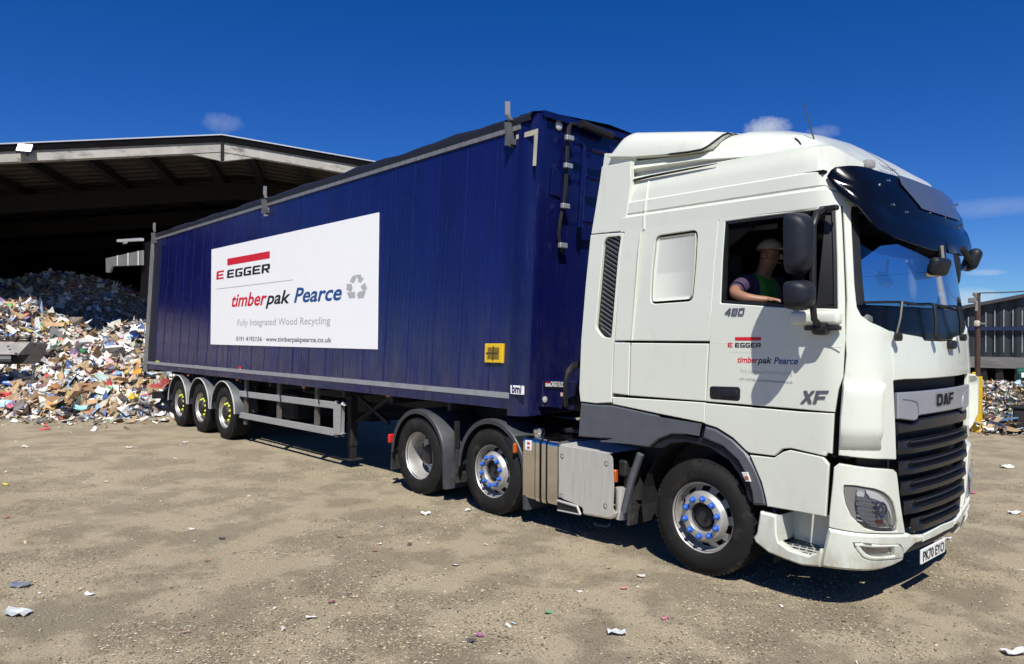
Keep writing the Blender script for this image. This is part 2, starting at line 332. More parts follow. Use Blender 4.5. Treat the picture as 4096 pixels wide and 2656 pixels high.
def joined(name, parts, mts, parent):
    """several lettering pieces in one mesh, one material slot each"""
    mb = MB()
    for i, (tx, mp, p0, p1, h, off, ch, mi) in enumerate(parts):
        vs, fs = tx; x0 = min(v[0] for v in vs); x1 = max(v[0] for v in vs); k = max(1e-6, x1-x0); mb.mi = mi
        mb.add([mp(p0[0]+(p1[0]-p0[0])*(v[0]-x0)/k, p0[1]+(p1[1]-p0[1])*(v[0]-x0)/k+v[1]/(ch or CAPH)*h, off) for v in vs], fs)
    return mb.build(name, mts, parent, 0)
SQ = ([(0, 0), (1, 0), (1, 1), (0, 1)], [[0, 1, 2, 3]])

# ================================================================== GROUND
def ground_mat():
    m = bpy.data.materials.new('dirt_yard'); m.use_nodes = True; t = m.node_tree; b = t.nodes['Principled BSDF']; K = t.links.new; b.inputs['Roughness'].default_value = .92; b.inputs['Specular IOR Level'].default_value = .2
    g = t.nodes.new('ShaderNodeTexCoord')
    def nz(s, d=8, r=.6):
        n = t.nodes.new('ShaderNodeTexNoise'); n.inputs['Scale'].default_value = s; n.inputs['Detail'].default_value = d; n.inputs['Roughness'].default_value = r; K(g.outputs['Object'], n.inputs['Vector']); return n.outputs['Fac']
    def ramp(f, a, b_, p0=.35, p1=.65):
        r = t.nodes.new('ShaderNodeValToRGB'); K(f, r.inputs[0]); r.color_ramp.elements[0].position = p0; r.color_ramp.elements[1].position = p1; r.color_ramp.elements[0].color = (*a, 1); r.color_ramp.elements[1].color = (*b_, 1); return r.outputs[0]
    def mix(f, a, b_, mode='MIX'):
        x = t.nodes.new('ShaderNodeMixRGB'); x.blend_type = mode
        if isinstance(f, float): x.inputs[0].default_value = f
        else: K(f, x.inputs[0])
        K(a, x.inputs[1]); K(b_, x.inputs[2]); return x.outputs[0]
    c = ramp(nz(.9), (.325, .266, .175), (.385, .323, .216))
    c = mix(.5, c, ramp(nz(7), (.26, .212, .134), (.43, .358, .24)))
    c = mix(.5, c, ramp(nz(48, 6, .7), (.175, .14, .088), (.48, .40, .27), .38, .64)); c = mix(.42, c, ramp(nz(70, 5, .75), (.09, .073, .048), (.60, .51, .365), .40, .61))
    mp_ = t.nodes.new('ShaderNodeMapping'); mp_.inputs['Scale'].default_value = (.10, 1.9, 1); mp_.inputs['Rotation'].default_value = (0, 0, rad(6)); K(g.outputs['Object'], mp_.inputs[0]); tn = t.nodes.new('ShaderNodeTexNoise'); tn.inputs['Scale'].default_value = 1.; tn.inputs['Detail'].default_value = 6; K(mp_.outputs[0], tn.inputs['Vector'])
    c = mix(.16, c, ramp(tn.outputs['Fac'], (.22, .18, .12), (.44, .38, .27), .36, .60))
    K(c, b.inputs['Base Color'])
    patch = t.nodes.new('ShaderNodeMapRange'); patch.inputs[1].default_value = .45; patch.inputs[2].default_value = .56; patch.inputs[3].default_value = .25; patch.inputs[4].default_value = 1; K(nz(1.3, 4), patch.inputs[0])
    hm = t.nodes.new('ShaderNodeMath'); hm.operation = 'MULTIPLY'; K(nz(55, 8, .75), hm.inputs[0]); K(patch.outputs[0], hm.inputs[1])
    bp = t.nodes.new('ShaderNodeBump'); bp.inputs['Strength'].default_value = 1; bp.inputs['Distance'].default_value = .032; K(hm.outputs[0], bp.inputs['Height']); K(bp.outputs[0], b.inputs['Normal'])
    return m
me = bpy.data.meshes.new('ground'); me.from_pydata([(-900, -900, 0), (900, -900, 0), (900, 900, 0), (-900, 900, 0)], [], [[0, 1, 2, 3]])
tag(link('ground', me, ground_mat(), None, 0), kind='structure')

# ================================================================== THE TRACTOR UNIT
TR = thing('tractor_unit', 'white lorry tractor unit with dark sun visor, grey skirts and blue wheel nut caps', 'lorry', (0, 1.245, 0))
YC, RC, RF, X0 = 1.245, .34, 5.2, 1.0
_Z = [.2, .3, .45, .7, 1.0, 1.8, 2.1, 2.4, 2.7, 2.9, 3.06, 3.4]; _X = [1.40, 1.43, 1.47, 1.495, 1.50, 1.505, 1.485, 1.44, 1.395, 1.36, 1.335, 1.27]
def xfc(z): return float(np.interp(z, _Z, _X))
def yin(z): return 0. if z < 2.3 else (z-2.3)*.035
TH = rad(79); DYE = RC*(1-math.cos(TH)); SE = RC*TH
def xc0(z, h): return xfc(z)-(h-DYE)**2/(2*RF)-RC*math.sin(TH)
def shell(s, z, off=0.):
    yi = yin(z); h = YC-yi; xc = xc0(z, h); s0 = xc-X0
    if s <= s0: return Vector((s+X0, yi-off, z))
    a = s-s0
    if a <= SE:
        t = a/RC; return Vector((xc+(RC+off)*math.sin(t), yi+RC-(RC+off)*math.cos(t), z))
    dy = DYE+(a-SE)*.985
    x = xfc(z)-(h-dy)**2/(2*RF); n = Vector((1, -(h-dy)/RF, 0)).normalized()
    return Vector((x, yi+dy, z))+n*off
def mirr(f): return lambda u, v, o: (lambda p: Vector((p.x, 2*YC-p.y, p.z)))(Vector(f(u, v, o)))
def xb(dy, z):
    h = YC-yin(z); dy = max(0., dy)
    if dy < DYE: return xc0(z, h)+RC*math.sin(math.acos(max(-1, 1-dy/RC)))
    return xfc(z)-(h-dy)**2/(2*RF)
def front(y, z, off=0.):                                       # the front face addressed by y and z
    yi = yin(z); dy = min(y-yi, 2*YC-yi-y); x = xb(dy, z); d2 = .002; g = (xb(dy+d2, z)-xb(max(dy-d2, 1e-5), z))/(2*d2); sg = 1 if y < YC else -1
    n = Vector((1, -g*sg, 0)).normalized(); return Vector((x, y, z))+n*off
def xbo(dy, z, off):
    if not off: return xb(dy, z)
    Ro = RC+off; h = YC-yin(z)
    if dy < Ro*(1-math.cos(TH)): return xc0(z, h)+Ro*math.sin(math.acos(max(-1, 1-max(0, dy)/Ro)))
    return xb(dy-off, z)+off
def hit(z, px, py, off=0.):
    d = ray(z, px, py)
    def ins(t):
        p = CAM+d*t; yi = yin(p[2])-off; dy = min(p[1]-yi, 2*YC-yi-p[1])
        return dy > 0 and p[0] < xbo(max(0, dy), p[2], off)
    t = 3.
    while t < 14 and not ins(t): t += .02
    a, b = t-.02, t
    for _ in range(30):
        c = (a+b)/2
        if ins(c): b = c
        else: a = c
    return CAM+d*b
def sz(z, pts, off=0.):                                         # photo pixels -> (s, z) on the cab skin
    out = []
    for px, py in pts:
        p = hit(z, px, py, off); zz = p[2]; yi = yin(zz); h = YC-yi; xc = xc0(zz, h); dy = min(p[1]-yi, 2*YC-yi-p[1])+off
        if p[0] < xc: s = p[0]-X0
        elif dy < (RC+off)*(1-math.cos(TH)): s = xc-X0+RC*math.acos(max(-1, min(1, 1-dy/(RC+off))))
        else: s = xc-X0+SE+(dy-(RC+off)*(1-math.cos(TH)))/.985
        out.append((s, zz))
    return out
def yz(z, pts, off=0.):
    out = []
    for px, py in pts: p = hit(z, px, py, off); out.append((p[1], p[2]))
    return out
CU = [.02+.05*i for i in range(30)]; CVH = [2.3+.1*i for i in range(9)]; CVL = [.25, .32, .4, .5, .6, .7, .85, 1., 1.4, 1.8, 1.95, 2.1, 2.25]
CY = [.03, .05, .08, .12, .16, .2, .25]+[.3+.1*i for i in range(20)]+[2.24, 2.29, 2.33, 2.37, 2.41, 2.44, 2.46]
def both(name, poly, mt, **k):                                  # a panel of the near side and its mirror image on the far side
    o = panel(name, shell, poly, mt, TR, **k); panel(name, mirr(shell), poly, mt, TR, **k); return o

# ---- rear fairings with louvres
P1 = sz('a', [(234, 588), (494, 538), (490, 640), (496, 722), (455, 1000), (434, 1152), (141, 1182), (178, 960), (216, 720)])
both('side_fairing', P1, WHITE, th=.05)
P2 = sz('a', [(136, 1190), (416, 1168), (428, 1172)]) + sz('b', [(402, 0), (345, 792), (338, 812), (322, 1268), (318, 1345), (180, 1352), (46, 1336), (35, 1225), (52, 800), (92, 300)])
VH = rnd(sz('a', [(250, 1262), (278, 1210), (404, 1198)])+sz('b', [(380, 30), (318, 778), (240, 766), (182, 690), (208, 400)]), .03)
both('side_fairing', P2, WHITE, th=.05, holes=[VH])
both('vent_grille', VH, BLACK, off=-.035, th=.01, ch=0)
VLp = sorted(sz('a', [(250, 1262)])+sz('b', [(208, 400), (182, 690), (240, 772)]), key=lambda p: p[1]); VRp = sorted(sz('a', [(416, 1192)])+sz('b', [(392, 30), (332, 790)]), key=lambda p: p[1])
def lou(f, nm):
    mb = MB(); zlo, zhi = VRp[0][1]+.02, VRp[-1][1]-.05
    for i in range(22):
        z0 = zlo+(zhi-zlo)*i/21
        il = lambda P, z: float(np.interp(z, [p[1] for p in P], [p[0] for p in P]))
        sl = il(VLp, z0+.06)+.03; sr = il(VRp, z0)-.03; dz = .085
        a = f(sl, z0+dz, -.022); b = f(sr, z0, -.022); c = f(sr, z0+.022, -.008); d = f(sl, z0+dz+.022, -.008)
        w = Vector((0, 1 if a[1] < 1 else -1, 0))*.02
        mb.add([a, b, c, d, a+w, b+w, c+w, d+w], [[0, 1, 2, 3], [3, 2, 6, 7], [1, 0, 4, 5]])
    return mb.build(nm, mat('louvre_plastic', (.13, .135, .145), .5, var=.1, vs=9), TR, 0)
lou(shell, 'vent_louvre'); lou(mirr(shell), 'vent_louvre')

# ---- cab sides
P3 = sz('a', [(436, 1150), (1268, 1036), (1264, 1090)])+sz('b', [(1230, 130), (1206, 460), (1186, 796), (1180, 804), (500, 798), (350, 798), (402, 0)])
EMB = rnd(sz('a', [(712, 1196), (1082, 1142)])+sz('b', [(1066, 120), (1036, 452), (664, 478), (676, 200)]), .06)
both('side_panel', P3, WHITE, holes=[EMB])
panel('recessed_panel', shell, miter(ccw(EMB), -.022), WHITE, TR, off=-.014, th=.02, ch=.02, chd=-.014)
for px in ((0, 790),):
    a, b = pl('b', 565, 0, 1, 0), pl('b', 503, 795, 1, 0); c = pl('a', 582, 1170, 1, 0); mb = MB(); mb.tube([(c[0], -.001, c[2]), (a[0], -.001, a[2]), (b[0], -.001, b[2])], .011, 8); mb.build('side_bead', WHITE, TR)
both('side_panel', sz('b', [(345, 816), (482, 818), (470, 1280), (328, 1262)]), WHITE)
both('side_panel', sz('b', [(492, 820), (1176, 826), (1162, 1050), (1152, 1332), (480, 1282)]), WHITE)
both('side_panel', sz('b', [(326, 1296), (480, 1306), (1146, 1346), (1140, 1525), (720, 1440), (330, 1358)]), WHITE)

# ---- door
DO = sz('c', [(196, 234), (800, 150), (1448, 68), (1462, 250), (1478, 600), (1496, 1090)])+sz('d', [(350, 300), (334, 590), (298, 690), (282, 780), (268, 866)])+sz('d', [(0, 842)])+sz('b', [(1156, 1334)])+sz('c', [(97, 1510), (122, 1110), (146, 720)])
DW = rnd(sz('c', [(258, 272), (700, 212), (1392, 140), (1408, 600), (1416, 1172), (930, 1162), (212, 1112), (232, 640)]), [.075, .01, .075, .01, .07, .01, .07, .01][::1])
door = panel('door', shell, DO, WHITE, TR, holes=[DW], th=.045, cu=CU, cv=CVH)
panel('door', mirr(shell), DO, WHITE, TR, holes=[DW], th=.045, cu=CU, cv=CVH)
cxw = sum(p[0] for p in DW)/len(DW); czw = sum(p[1] for p in DW)/len(DW)
IN = miter(ccw(DW), -.028)
DWO = ccw(DW)
for f, pa in ((shell, door), (mirr(shell), TR)):
    mb = MB(); mb.grid([[f(a, b, -.012) for a, b in DWO], [f(a, b, -.004) for a, b in miter(DWO, -.004)], [f(a, b, -.004) for a, b in miter(DWO, -.024)], [f(a, b, -.04) for a, b in IN]], True); mb.build('window_seal', BLACK, pa, 40)
xr0, zr0 = max(p[0] for p in IN), min(p[1] for p in IN)
panel('window_pillar', shell, [(xr0-.155, zr0+.01), (xr0-.005, zr0+.02), (xr0-.012, max(p[1] for p in IN)-.03), (xr0-.10, max(p[1] for p in IN)-.03)], BLACK, door, off=-.02, th=.03)
HB = rnd(sz('b', [(1188, 1200), (1458, 1208), (1456, 1332), (1190, 1312)]), .03)
h_ = panel('door_handle', shell, HB, BLACK, door, off=.008, th=.012, ch=.012, chd=.006)
HB2 = rnd(sz('b', [(1300, 1232), (1440, 1240), (1436, 1296), (1302, 1288)]), .015); panel('handle_grip', shell, HB2, DARKP, h_, off=.02, th=.012, ch=.006)
LD = sz('b', [(1147, 1352)])+sz('d', [(0, 862), (264, 876), (246, 1186), (214, 1180)])+sz('s', [(1195, 186), (990, 138), (940, 142), (893, 184), (742, 166)])+sz('f', [(1385, 244), (1262, 122), (1110, 26), (1000, -8)])+sz('b', [(1141, 1532)])
both('lower_door_panel', LD, WHITE, cu=CU)
SP_ = sz('s', [(746, 180), (890, 196), (945, 160), (985, 150), (1180, 192), (1218, 236), (1197, 546), (1020, 514), (848, 484), (838, 430), (815, 340)])
both('step_cover', SP_, WHITE, off=.004, cu=CU)

cr_ = [q_ for q_ in xz('b', [(1196, 816), (1600, 828)])]+xz('d', [(60, 348), (318, 366)]); mb = MB(); mb.tube([(a, .0028, b) for a, b in cr_], .0042, 6); mb.build('door_crease', WHITE, door)
# ---- door lettering
def bmark(mp, zz, pts, h, txt, mts, parent, nm): pass
q = lambda px, py: sz('b', [(px, py)])[0]
hh = lambda px, p0, p1: abs(q(px, p0)[1]-q(px, p1)[1])
sub = []
lay('model_lettering', block('480', .12, .25), shell, sz('c', [(258, 1244)])[0], sz('c', [(466, 1240)])[0], .062, mat('chrome_grey_lettering', (.16, .17, .2), .3, metal=.6), door, off=.006, caph=1.)
lay('model_lettering', block('XF', .05, .28), shell, sz('d', [(2, 798)])[0], sz('d', [(226, 800)])[0], .098, mat('chrome_grey_lettering', (.16, .17, .2), .3, metal=.6), door, off=.006, caph=1.)
DLT = [
    (SQ, shell, q(1412, 798), q(1641, 798), hh(1412, 768, 798), .002, 1, 0),
    (block('E'), shell, q(1348, 857), q(1389, 858), hh(1348, 817, 857), .002, 1, 0),
    (block('EGGER'), shell, q(1412, 858), q(1640, 861), hh(1412, 818, 858), .002, 1, 1),
    (SQ, shell, q(1350, 900), q(1752, 909), .0016, .002, 1, 2),
    (text2d('timber', .02, .22), shell, q(1434, 990), q(1618, 996), hh(1434, 940, 990), .002, None, 0),
    (text2d('pak', .02, .22), shell, q(1612, 997), q(1735, 1000), hh(1622, 944, 997), .002, None, 1),
    (text2d('Pearce', .02, .22), shell, q(1755, 1002), q(1966, 1008), hh(1755, 946, 1002), .002, None, 3),
    (text2d('Fully Integrated Wood Recycling'), shell, q(1462, 1080), q(1916, 1104), hh(1462, 1050, 1080), .002, None, 2),
    (text2d('0191 4192156 · www.timberpakpearce.co.uk', .006), shell, q(1452, 1148), q(1920, 1178), hh(1452, 1126, 1148), .002, None, 4)]
DLM = [RED, INK, mat('pale_grey_vinyl', (.52, .52, .50), .5), NAVY, MGREY]

for nm_, ix in (('logo_lettering', (0, 1, 2)), ('rule_line', (3,)), ('name_lettering', (4, 5, 6)), ('strapline_lettering', (7,)), ('contact_lettering', (8,))): joined(nm_, [DLT[k] for k in ix], DLM, door)

# ---- front corner panels and deflectors
CP = sz('v', [(266, 828), (330, 800), (440, 832), (398, 905), (384, 990)])+sz('w', [(392, 300), (408, 640), (430, 860), (442, 960), (500, 1070), (640, 1168), (880, 1276)])+sz('d', [(706, 300), (714, 460), (722, 640), (738, 1000), (745, 1232), (640, 1228), (297, 1198), (308, 900), (329, 640), (345, 560), (358, 420)])+sz('w', [(281, 1400), (303, 860), (286, 400)])
both('corner_panel', CP, WHITE, cu=CU, cv=CVH+CVL)
DF = rnd(sz('d', [(340, 578), (470, 600), (600, 640), (634, 665), (604, 700), (596, 860), (598, 1090), (618, 1150), (650, 1188), (560, 1182), (400, 1150), (296, 1128), (304, 900), (326, 660)]), .02)
dlz = sorted(sz('d', [(340, 590), (326, 660), (304, 900), (296, 1128)]), key=lambda p: p[1]); drz = sorted(sz('d', [(634, 650), (604, 700), (596, 860), (598, 1090), (640, 1180)]), key=lambda p: p[1])
ilz = lambda P, z: float(np.interp(z, [p[1] for p in P], [p[0] for p in P]))
def defl(f):
    rows = []; z0, z1 = max(dlz[0][1], drz[0][1])-.02, min(dlz[-1][1], drz[-1][1])+.02
    for z in [z0+(z1-z0)*t for t in (0, .015, .04, .08, .13, .19, .26, .35, .5, .65, .78, .86, .92, .96, .985, 1.)]:
        t = (z-z0)/(z1-z0); a, b = ilz(dlz, z)+.008, ilz(drz, z); e = min(1, t/.26)**.7*min(1, (1-t)/.10)**.5; r = []
        for u, h in ((0, -.01), (0, .8), (.02, .93), (.1, 1.), (.3, 1.02), (.5, 1.05), (.7, 1.1), (.85, 1.14), (.93, 1.12), (.97, 1.0), (.985, .75), (.985, -.01)): r.append(f(a+(b-a)*u, z, .064*h*e+(.001 if h > 0 else -.004)))
        rows.append(r)
    mb = MB(); mb.grid(rows); mb.build('air_deflector', WHITE, TR, 40)
defl(shell); defl(mirr(shell))
# ---- front panel under the windscreen
hp = yz('w', [(884, 1280), (1100, 1328), (1340, 1368)])
hl = yz('d', [(708, 300), (716, 460), (724, 622)])
top = [(YC, hp[-1][1]-.035)]; bot = [(YC, 1.735)]
half = [bot[0], (.85, 1.735), (.55, 1.74)] + hl[::-1] + hp + [(.9, hp[-1][1]-.028)] + top
full = half[:-1] + [top[0]] + [(2*YC-y, z) for y, z in half[1:-1][::-1]]
panel('front_panel', front, full, WHITE, TR, cu=CY, cv=CVL)
ZW = hp[-1][1]
lock = MB(); pt = front(1.42, 2.0, .02); lock.box(pt, (.05, .14, .075), None, .02, 2); lock.build('front_camera', BLACK, TR)

# ---- windscreen, scuttle, wipers
wl = yz('v', [(392, 985)])+yz('w', [(398, 300), (414, 640), (436, 860), (448, 955)])
ZS = 2.30
lw = [p for p in wl if p[1] > ZS]
gl = [(YC, ZS), (lw[-1][0]+.004, ZS)]+lw[::-1]+[(lw[0][0]+.01, 3.0), (YC, 3.02)]
gl = [(y, z) for y, z in gl]; gfull = gl+[(2*YC-y, z) for y, z in gl[1:-1][::-1]]
WGL = glass('windscreen_glass', (.20, .36, .60), 2.8)
panel('windscreen', front, gfull, WGL, TR, off=-.012, th=.006, ch=0, cu=CY, cv=CVL+CVH)
fr = [(y+.055, z) for y, z in lw]
band = [(lw[-1][0], ZS)]+lw[::-1]+[(lw[0][0], 3.0), (lw[0][0]+.055, 3.0)]+fr+[(lw[-1][0]+.06, ZS)]
for f in (front, mirr(front)): panel('windscreen_border', f, band, BLACK, TR, off=-.009, th=.008, ch=0, cu=CY, cv=CVL+CVH)
sc = yz('w', [(440, 880), (448, 955), (505, 1070), (642, 1165), (884, 1272), (1100, 1322), (1340, 1362)])
sc = [(sc[0][0], ZS)]+sc[1:]; sch = [(YC, ZS)]+sc+[(.9, hp[-1][1]-.018), (YC, ZW-.026)]
SCUT = mat('gloss_black_panel', (.0025, .0028, .0035), .25, spec=.22, var=.2, vs=6)
panel('scuttle', front, sch+[(2*YC-y, z) for y, z in sch[1:-1][::-1]], SCUT, TR, off=-.012, th=.02, ch=.004, cu=CY, cv=CVL+CVH)
for y0, y1, z1 in ((.40, .34, 2.35), (1.02, .86, 2.35), (1.66, 1.44, 2.35)):
    w = MB(); a = front(y0, ZW-.0, .03); b = front(y1+.18, z1-.02, .05); w.tube([a, front((y0+y1+.18)/2, (ZW+z1)/2, .05), b], .011, 6)
    w.lathe([(0, .0), (.03, 0), (.03, .04), (0, .04)], a, 'x', 12); wo_ = w.build('wiper', BLACK, TR)
    w = MB(); w.tube([front(y1-.20, ZS+.015, .02), front(y1+.15, ZS+.03, .028), front(y1+.58, ZS+.02, .02)], .011, 6); w.build('wiper_blade', DARKP, wo_)

# ---- grille
def zof(zn, px, py): return hit(zn, px, py)[2]
gtop = 1.725; GB = yz('e', [(1000, 690), (1040, 930), (1080, 992), (1130, 1018)])
gh = [(YC, GB[-1][1]+.0)]+GB[::-1]+yz('e', [(985, 540), (964, 300), (960, 150)])+yz('g', [(256, 1000), (244, 640), (236, 384)])+[(.6, gtop), (YC, gtop)]
gh = gh[:1]+gh[1:]
gfullp = gh+[(2*YC-y, z) for y, z in gh[1:-1][::-1]]
grl = panel('grille', front, gfullp, SOOT, TR, off=-.10, th=.02, ch=.004, cu=CY, cv=CVL)
GRB = mat('grille_black', (.0055, .007, .0115), .34, spec=.42, var=.15, vs=9, rvar=.06)
MESHM = mat('grille_mesh', (.03, .032, .036), .5, var=.1)
def ybar(y): return min(max(y, .42), 2*YC-.42)
zb = []
for k, (pa, pb) in enumerate((((272, 1120), (262, 1310)), ((275, 1390), (268, 1500)))): pass
tops = [1.276, 1.118, .960, .809, .662]; GZ = GB[-1][1]
GY0 = GB[0][0]+.015
def nearest_y(z): return float(np.interp(z, [p[1] for p in gh[1:-1]][::1][0:0] or sorted([p[1] for p in gh[1:-1]]), [q_[0] for q_ in sorted(gh[1:-1], key=lambda r: r[1])]))
for i, zt in enumerate(tops):
    z1 = zt; z0 = zt-.112 if i < 4 else GZ+.008
    ya = max(nearest_y(z1), nearest_y(max(z0, GB[-1][1]+.02)))+.012; yb = 2*YC-ya
    rows = []
    for y in np.linspace(ya, yb, 31):
        e = min(y-ya, yb-y); lip = min(1, max(0, (e-.10)/.10)); sag = -.03*(1-((y-YC)/(YC-ya))**2) if 0 else 0
        ee = min(1, .12+e/.16); O = lambda v: v*ee
        rows.append([front(y, z1, -.02), front(y, z1-.004, O(.010)), front(y, z1-.012, O(.016-.012*lip)), front(y, z1-.046-.006*lip, O(.02-.055*lip)), front(y, z1-.056-.010*lip, O(.022+.008*lip)), front(y, z0+.026, O(.032)), front(y, z0+.010, O(.026)), front(y, z0, -.02)])
    mb = MB(); mb.grid(rows); gb = mb.build('grille_bar', GRB, TR, 50)
    mm = MB()
    for r in range(3):
        zz = z1-.020-r*.014
        mm.tube([front(y, zz, .011-.010*r) for y in np.linspace(ya+.17, yb-.17, 20)], .0035, 4)
    for y in np.arange(ya+.18, yb-.17, .022): mm.beam(front(y, z1-.014, .010), front(y, z1-.056, -.018), .006, .006)
    mm.build('mesh_insert', MESHM, gb, 0)
# badge panel
bt, bbm = 1.675, 1.50
bl = yz('g', [(264, 520), (270, 880)])
BP = [(bl[0][0], 1.665), (bl[1][0]+.0, 1.452), (.68, 1.425), (.72, 1.432), (.735, 1.46), (YC, 1.462)]
zt_ = 1.668
bp_h = [(YC, 1.456), (.745, 1.454), (.725, 1.425), (.68, 1.416), (bl[1][0], 1.446), (bl[0][0], 1.642), (.7, 1.64), (YC, 1.64)]
bpan = panel('badge_panel', front, bp_h+[(2*YC-y, z) for y, z in bp_h[1:-1][::-1]], mat('silver_plastic', (.36, .38, .42), .34, metal=.45, var=.05, vs=4, rvar=.06), TR, off=.012, th=.03, ch=.008, cu=CY)
lay('badge_lettering', block('DAF', .12), front, (YC-.19, 1.512), (YC+.19, 1.512), .094, mat('chrome_black_lettering', (.008, .008, .01), .6, spec=.15), bpan, off=.02, caph=1.)
for sg in (1, -1):
    mb = MB(); mb.tube([front(YC+sg*(yy-YC), zz, .014) for yy, zz in ((.50, 1.595), (.62, 1.583), (.70, 1.565), (.728, 1.535), (.745, 1.462))], .006, 6); mb.build('badge_crease', mat('silver_plastic', (.3, .32, .35), .3), bpan)
gm = [(YC, 1.325), (.46, 1.322), (.445, 1.42), (.66, 1.39), (.75, 1.405), (.78, 1.425), (YC, 1.43)]
panel('grille_bar', front, gm+[(2*YC-y, z) for y, z in gm[1:-1][::-1]], GRB, TR, off=.0, th=.03, ch=.014, cu=CY)

# ---- bumper
BU = sz('e', [(248, 252), (300, 214), (420, 232), (640, 262), (800, 272), (916, 280), (950, 310), (966, 420), (980, 560), (998, 700), (1018, 830), (1036, 930), (1048, 1006), (900, 1010), (740, 1006), (480, 992), (186, 936), (196, 780), (228, 480)])
HL = rnd(sz('e', [(356, 456), (480, 462), (700, 500), (800, 540), (868, 596), (912, 660), (940, 760), (958, 880), (956, 984), (720, 984), (580, 944), (440, 810), (380, 680), (352, 540)]), .012)
for f in (shell, mirr(shell)):
    bu = panel('bumper_corner', f, BU, WHITE, TR, off=.01, holes=[HL], cu=CU, cv=CVL, th=.05)
    hd = panel('headlight', f, HL, mat('headlight_bezel', (.17, .165, .155), .45, var=.05), TR, off=-.004, th=.02, ch=.006, cu=CU, cv=CVL)
    LN = rnd(sz('e', [(500, 505), (640, 520), (740, 548), (822, 606), (874, 680), (902, 770), (914, 860), (914, 944), (740, 940), (610, 908), (540, 840), (500, 740), (486, 640)]), .02)
    panel('reflector', f, LN, mat('reflector_silver', (.62, .63, .64), .22, metal=.35), hd, off=-.001, th=.01, ch=0, cu=CU, cv=CVL)
    mb = MB()
    for (px, py, r) in ((770, 740, .062),):
        pz = sz('e', [(px, py)])[0]; c = f(pz[0], pz[1], .0); n = (f(pz[0], pz[1], .1)-f(pz[0], pz[1], .0)).normalized(); Rm = n.to_track_quat('X', 'Z').to_matrix()
        t = MB(); t.lathe([(r, .012), (r*.92, .02), (r*.8, .004), (r*.55, .0), (r*.5, .018), (.0, .024)], (0, 0, 0), 'x', 20); mb.add([Rm @ Vector(v)+c for v in t.v], t.f)
    for py in (590, 640, 700, 750, 800, 850):
        a, b = sz('e', [(505, py), (700, py+45)]); mb.beam(f(a[0], a[1], .012), f(b[0], b[1], .012), .016, .008)
    mb.build('lamp_unit', mat('lamp_chrome', (.55, .60, .68), .15, metal=.6), hd)
    ia = sz('e', [(720, 860), (795, 862), (798, 905), (722, 905)]); panel('indicator_bulb', f, ia, LAMPO, hd, off=.006, th=.01, ch=.002)
    panel('headlight_lens', f, LN, glass('lamp_glass', (.93, .95, .96), 1.3), hd, off=.028, th=.03, ch=.012, cu=CU, cv=CVL)
BL = sz('e', [(184, 946), (480, 1000), (740, 1016), (900, 1020), (1046, 1014), (1078, 1004), (1132, 1028), (1242, 1014), (1252, 1098), (1150, 1130), (1080, 1190), (1022, 1250), (1012, 1320), (900, 1378), (800, 1410), (700, 1428), (600, 1436), (440, 1430), (300, 1418), (96, 1388), (108, 1290), (150, 1100)])
FG = rnd(sz('e', [(468, 1118), (560, 1116), (970, 1132), (1000, 1180), (1008, 1282), (820, 1304), (640, 1306), (560, 1280), (490, 1190)]), .015)
for f in (shell, mirr(shell)):
    bl_ = panel('bumper', f, BL, WHITED, TR, off=.02, holes=[miter(ccw(FG), -.012)], cu=CU, cv=CVL, th=.12, ch=.02)
    fgp = panel('fog_light', f, FG, WHITED, bl_, off=.025, th=.05, ch=.008, holes=[rnd(sz('e', [(524, 1150), (900, 1160), (906, 1258), (800, 1272), (660, 1268), (600, 1240), (560, 1200)]), .01)], cu=CU, cv=CVL)
    panel('fog_lens', f, rnd(sz('e', [(524, 1150), (900, 1160), (906, 1258), (800, 1272), (660, 1268), (600, 1240), (560, 1200)]), .01), mat('fog_reflector', (.3, .32, .34), .15, metal=.9), fgp, off=-.005, th=.03, ch=0, cu=CU, cv=CVL)
yb0 = yz('e', [(1246, 1014)])[0]
bz = yb0[1]; bz1 = yz('e', [(1252, 1098)])[0][1]
mid = [(yb0[0]+.006, bz-.005), (YC, bz+.018), (2*YC-yb0[0]-.006, bz-.005), (2*YC-yb0[0]-.006, bz1), (YC, bz1+.012), (yb0[0]+.006, bz1)]
panel('bumper_centre', front, mid, WHITED, TR, off=.018, th=.08, ch=.006, cu=CY, cv=CVL)
mb = MB(); mb.grid([[front(y, bz1-.006, .0), front(y, bz1-.03, .012), front(y, bz1-.07, -.02)] for y in np.linspace(.62, 1.87, 20)]); mb.build('bumper_lip', BLACK, TR)
pc = front(YC, 0, 0); xp = 1.455
PLT = [(.86, .272), (1.38, .272), (1.38, .383), (.86, .383)]
pmap = lambda u, v, o: Vector((xp+.02+o-.0*(v-.3), u, v))
npl = panel('number_plate', pmap, PLT, mat('plate_white', (.78, .78, .76), .35), TR, th=.012, ch=.002)
lay('plate_lettering', text2d('PK70 EYO', .02), pmap, (.885, .291), (1.355, .291), .074, INK, npl, off=.003)

